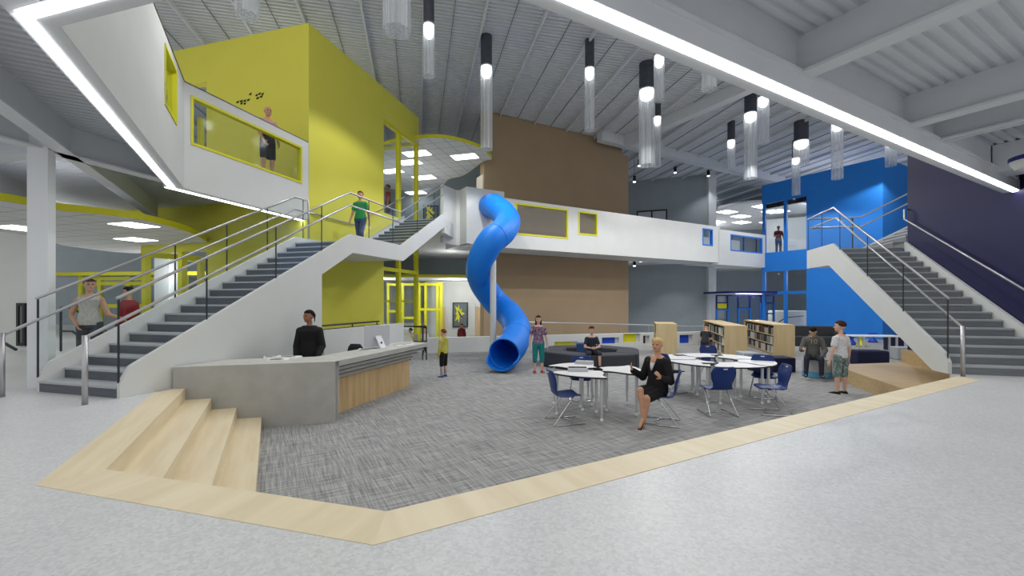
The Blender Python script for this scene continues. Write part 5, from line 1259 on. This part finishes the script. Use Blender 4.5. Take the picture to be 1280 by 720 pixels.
# boy on the ottoman
q = at(730, 455, PIT); oz = .45
person('child in dark tee sitting on the charcoal ottoman ring with hands clasped', (q.x, 12.02, PIT), radians(183), H=1.42, kid=True, skin='fair', hair=('short', 'brown'), top=('tee', 'navy'), legs=('shorts', 'darkjeans'), shoes='charcoal',
       hip=(0, 0, oz + .09), spine=(0, .06, 1), LA=((-.3, .35, -1), (.75, .75, -.1)), RA=((.3, .35, -1), (-.75, .75, -.1)), LL=((-.22, 1, -.02), (0, .05, -1)), RL=((.22, 1, -.02), (0, .05, -1)), curl=.9)
# blond woman on her chair
c3 = CHAIRS[2]; a3_ = c3.rotation_euler.z
fx, fy = -sin(a3_), cos(a3_)
person('blond person in black suit seated cross-legged on a navy chair, hands raised', (c3.location.x + .08 * fx, c3.location.y + .08 * fy, PIT), a3_ + radians(62), H=1.72, skin='tan', hair=('sweep', 'blond'), top=('jacket', 'black'), legs=('skirt', 'black'), shoes='heels', fem=True, vneck=True,
       hip=(0, 0, .545), spine=(0, -.03, 1), yaw=.15, nod=0.0, LA=((-.3, .1, -1), (.05, .85, .25), (.1, .7, .7)), RA=((.32, .15, -1), (.25, .95, .55), (-.1, .55, .9)), palms=((.6, -.2, -.3), (-.6, -.3, 0)),
       LL=((-.02, 1, -.14), (.12, .10, -1), (.1, .85, -.5)), RL=((-.16, 1, .10), (-.22, .12, -1), (-.1, .8, -.6)), curl=.35)
# stooping child at the bookcase
stand('child in dark top with brown hair stooping at the middle bookcase', 881, 452, PIT, -40, H=1.22, kid=True, skin='fair', hair=('short', 'brown'), top=('tee', 'charcoal'), legs=('trousers', 'navy'), spine=(0, .35, 1), nod=.2, LA=((-.2, .4, -1), (-.05, .9, -.5)), RA=((.2, .5, -1), (.05, .9, -.5)))
# hoodie boy on round pouf
sl_ = st.location if False else None
hp = bpy.data.objects['stool_pouf'].location
hd_ = person('child in grey hoodie printed 10 sitting on the round pouf, looking at a phone', (hp.x - .2, hp.y - .14, PIT), radians(150), H=1.60, skin='fair', hair=('short', 'black'), top=('hoodie', 'hoodie'), legs=('trousers', 'darkjeans'), shoes='charcoal',
       hip=(0, 0, .475 + .095), spine=(0, .10, 1), yaw=-.1, nod=.55, RA=((.3, .25, -1), (-.05, 1, .15)), LA=((-.3, .35, -1), (.35, .75, -.55)), LL=((-.14, 1, -.05), (0, .02, -1)), RL=((.2, 1, -.05), (.05, .10, -1)), curl=.9)
fc = bpy.data.curves.new('number', 'FONT'); fc.body = '10'; fc.size = .17; fc.extrude = .002; fc.align_x = 'CENTER'; fc.align_y = 'CENTER'
fo = bpy.data.objects.new('number_curve', fc); C.objects.link(fo); bpy.context.view_layer.update(); fm = bpy.data.meshes.new_from_object(fo.evaluated_get(bpy.context.evaluated_depsgraph_get())); bpy.data.objects.remove(fo)
fo = bpy.data.objects.new('printed_number', fm); C.objects.link(fo); fm.materials.clear(); fo.parent = hd_; fo.location = (0, .163, .93); fo.rotation_euler = (radians(84), 0, pi); fm.materials.append(mat('print_pale_grey', (150, 150, 146), .8))
# boy in white tee
stand('child in white T-shirt and patterned shorts standing with back turned by the oak stage', 1051, 492, PIT, 14, H=1.50, kid=True, skin='fair', hair=('short', 'brown'), top=('tee', 'white'), legs=('shorts', 'camo'), shoes='black', yaw=.45,
      LA=((-.3, -.02, -1), (-.16, .18, -1)), RA=((.3, -.02, -1), (.16, .18, -1)))
# upper floor of the blue tower
person('person in red shirt and jeans standing behind the blue tower glass upstairs', (16.63, 26.7, F2), radians(170), H=1.72, skin='brown', hair=('short', 'black'), top=('tee', 'maroon'), legs=('trousers', 'jeans'), LA=((-.25, .1, -1), (-.1, .2, -1)), RA=((.25, .2, -1), (-.3, .8, .1)))
# beyond the low wall
def far_sit(label, px, Y, ztop, H, hr, top, face):
    X = (px - 640) * Y / F; person(label, (X, Y, ztop - H), radians(face), H=H, kid=True, skin='tan', hair=(hr[0], hr[1]), top=top, legs=('trousers', 'navy'))
far_sit('child with red top and pinkish hair seen from behind beyond the low white wall', 577, 20.5, .22, 1.3, ('short', 'ginger'), ('hoodie', 'maroon'), 0)
far_sit('dark-haired child whose head shows above the low wall by the guard rail', 531, 17.6, .21, 1.32, ('short', 'black'), ('tee', 'white'), 150)
far_sit('dark-haired child whose head shows left of the guard rail, by the yellow screen', 513.5, 17.9, .15, 1.28, ('short', 'black'), ('tee', 'yellow'), 60)
# ------------------------------------------------------------------ light and camera
W = bpy.data.worlds.new('daylight'); bpy.context.scene.world = W; W.use_nodes = True
W.node_tree.nodes['Background'].inputs[0].default_value = (1.0, 0.995, 0.985, 1); W.node_tree.nodes['Background'].inputs[1].default_value = 0.62
def lamp(x, y, z, e, r=.05):  # added fill light without a fixture, brightens areas that render too dark
    L = bpy.data.lights.new('fill_light', 'POINT'); L.energy = e; L.shadow_soft_size = r
    o = bpy.data.objects.new('fill_light', L); C.objects.link(o); o.location = (x, y, z)


lamp(-3.0, 22.0, 2.2, 110); lamp(-6.5, 21.5, 2.2, 90); lamp(-9.0, 8.4, 3.3, 9); lamp(-13, 12, 3.3, 14); lamp(-3.0, 21.0, 3.0, 22); lamp(-12, 15.5, 2.2, 60); lamp(-15.5, 14, 2.6, 60)
lamp(20.5, 26.5, 2.9, 160); lamp(20.0, 26.5, 6.9, 160); lamp(17.0, 30.0, 1.6, 120); lamp(15.5, 35.0, 6.9, 160); lamp(-5.0, 20.5, 5.6, 45); lamp(-7.5, 13.4, 6.8, 60); lamp(-8, 14, 2.3, 16)
cam = bpy.data.cameras.new('camera'); co = bpy.data.objects.new('camera', cam); C.objects.link(co)
co.location = (0, 0, HC); co.rotation_euler = (pi / 2, 0, 0)
cam.sensor_width = 36; cam.lens = F / 1280 * 36; cam.shift_y = (YH - 360) / 1280; cam.clip_end = 200
sc = bpy.context.scene; sc.camera = co
sc.view_settings.view_transform = 'Standard'; sc.view_settings.look = 'None'; sc.view_settings.gamma = 1; sc.view_settings.use_curve_mapping = False
sc.view_settings.exposure = 0.28
sc.cycles.use_denoising = True
sc.cycles.max_bounces = 8; sc.cycles.diffuse_bounces = 5; sc.cycles.transparent_max_bounces = 16
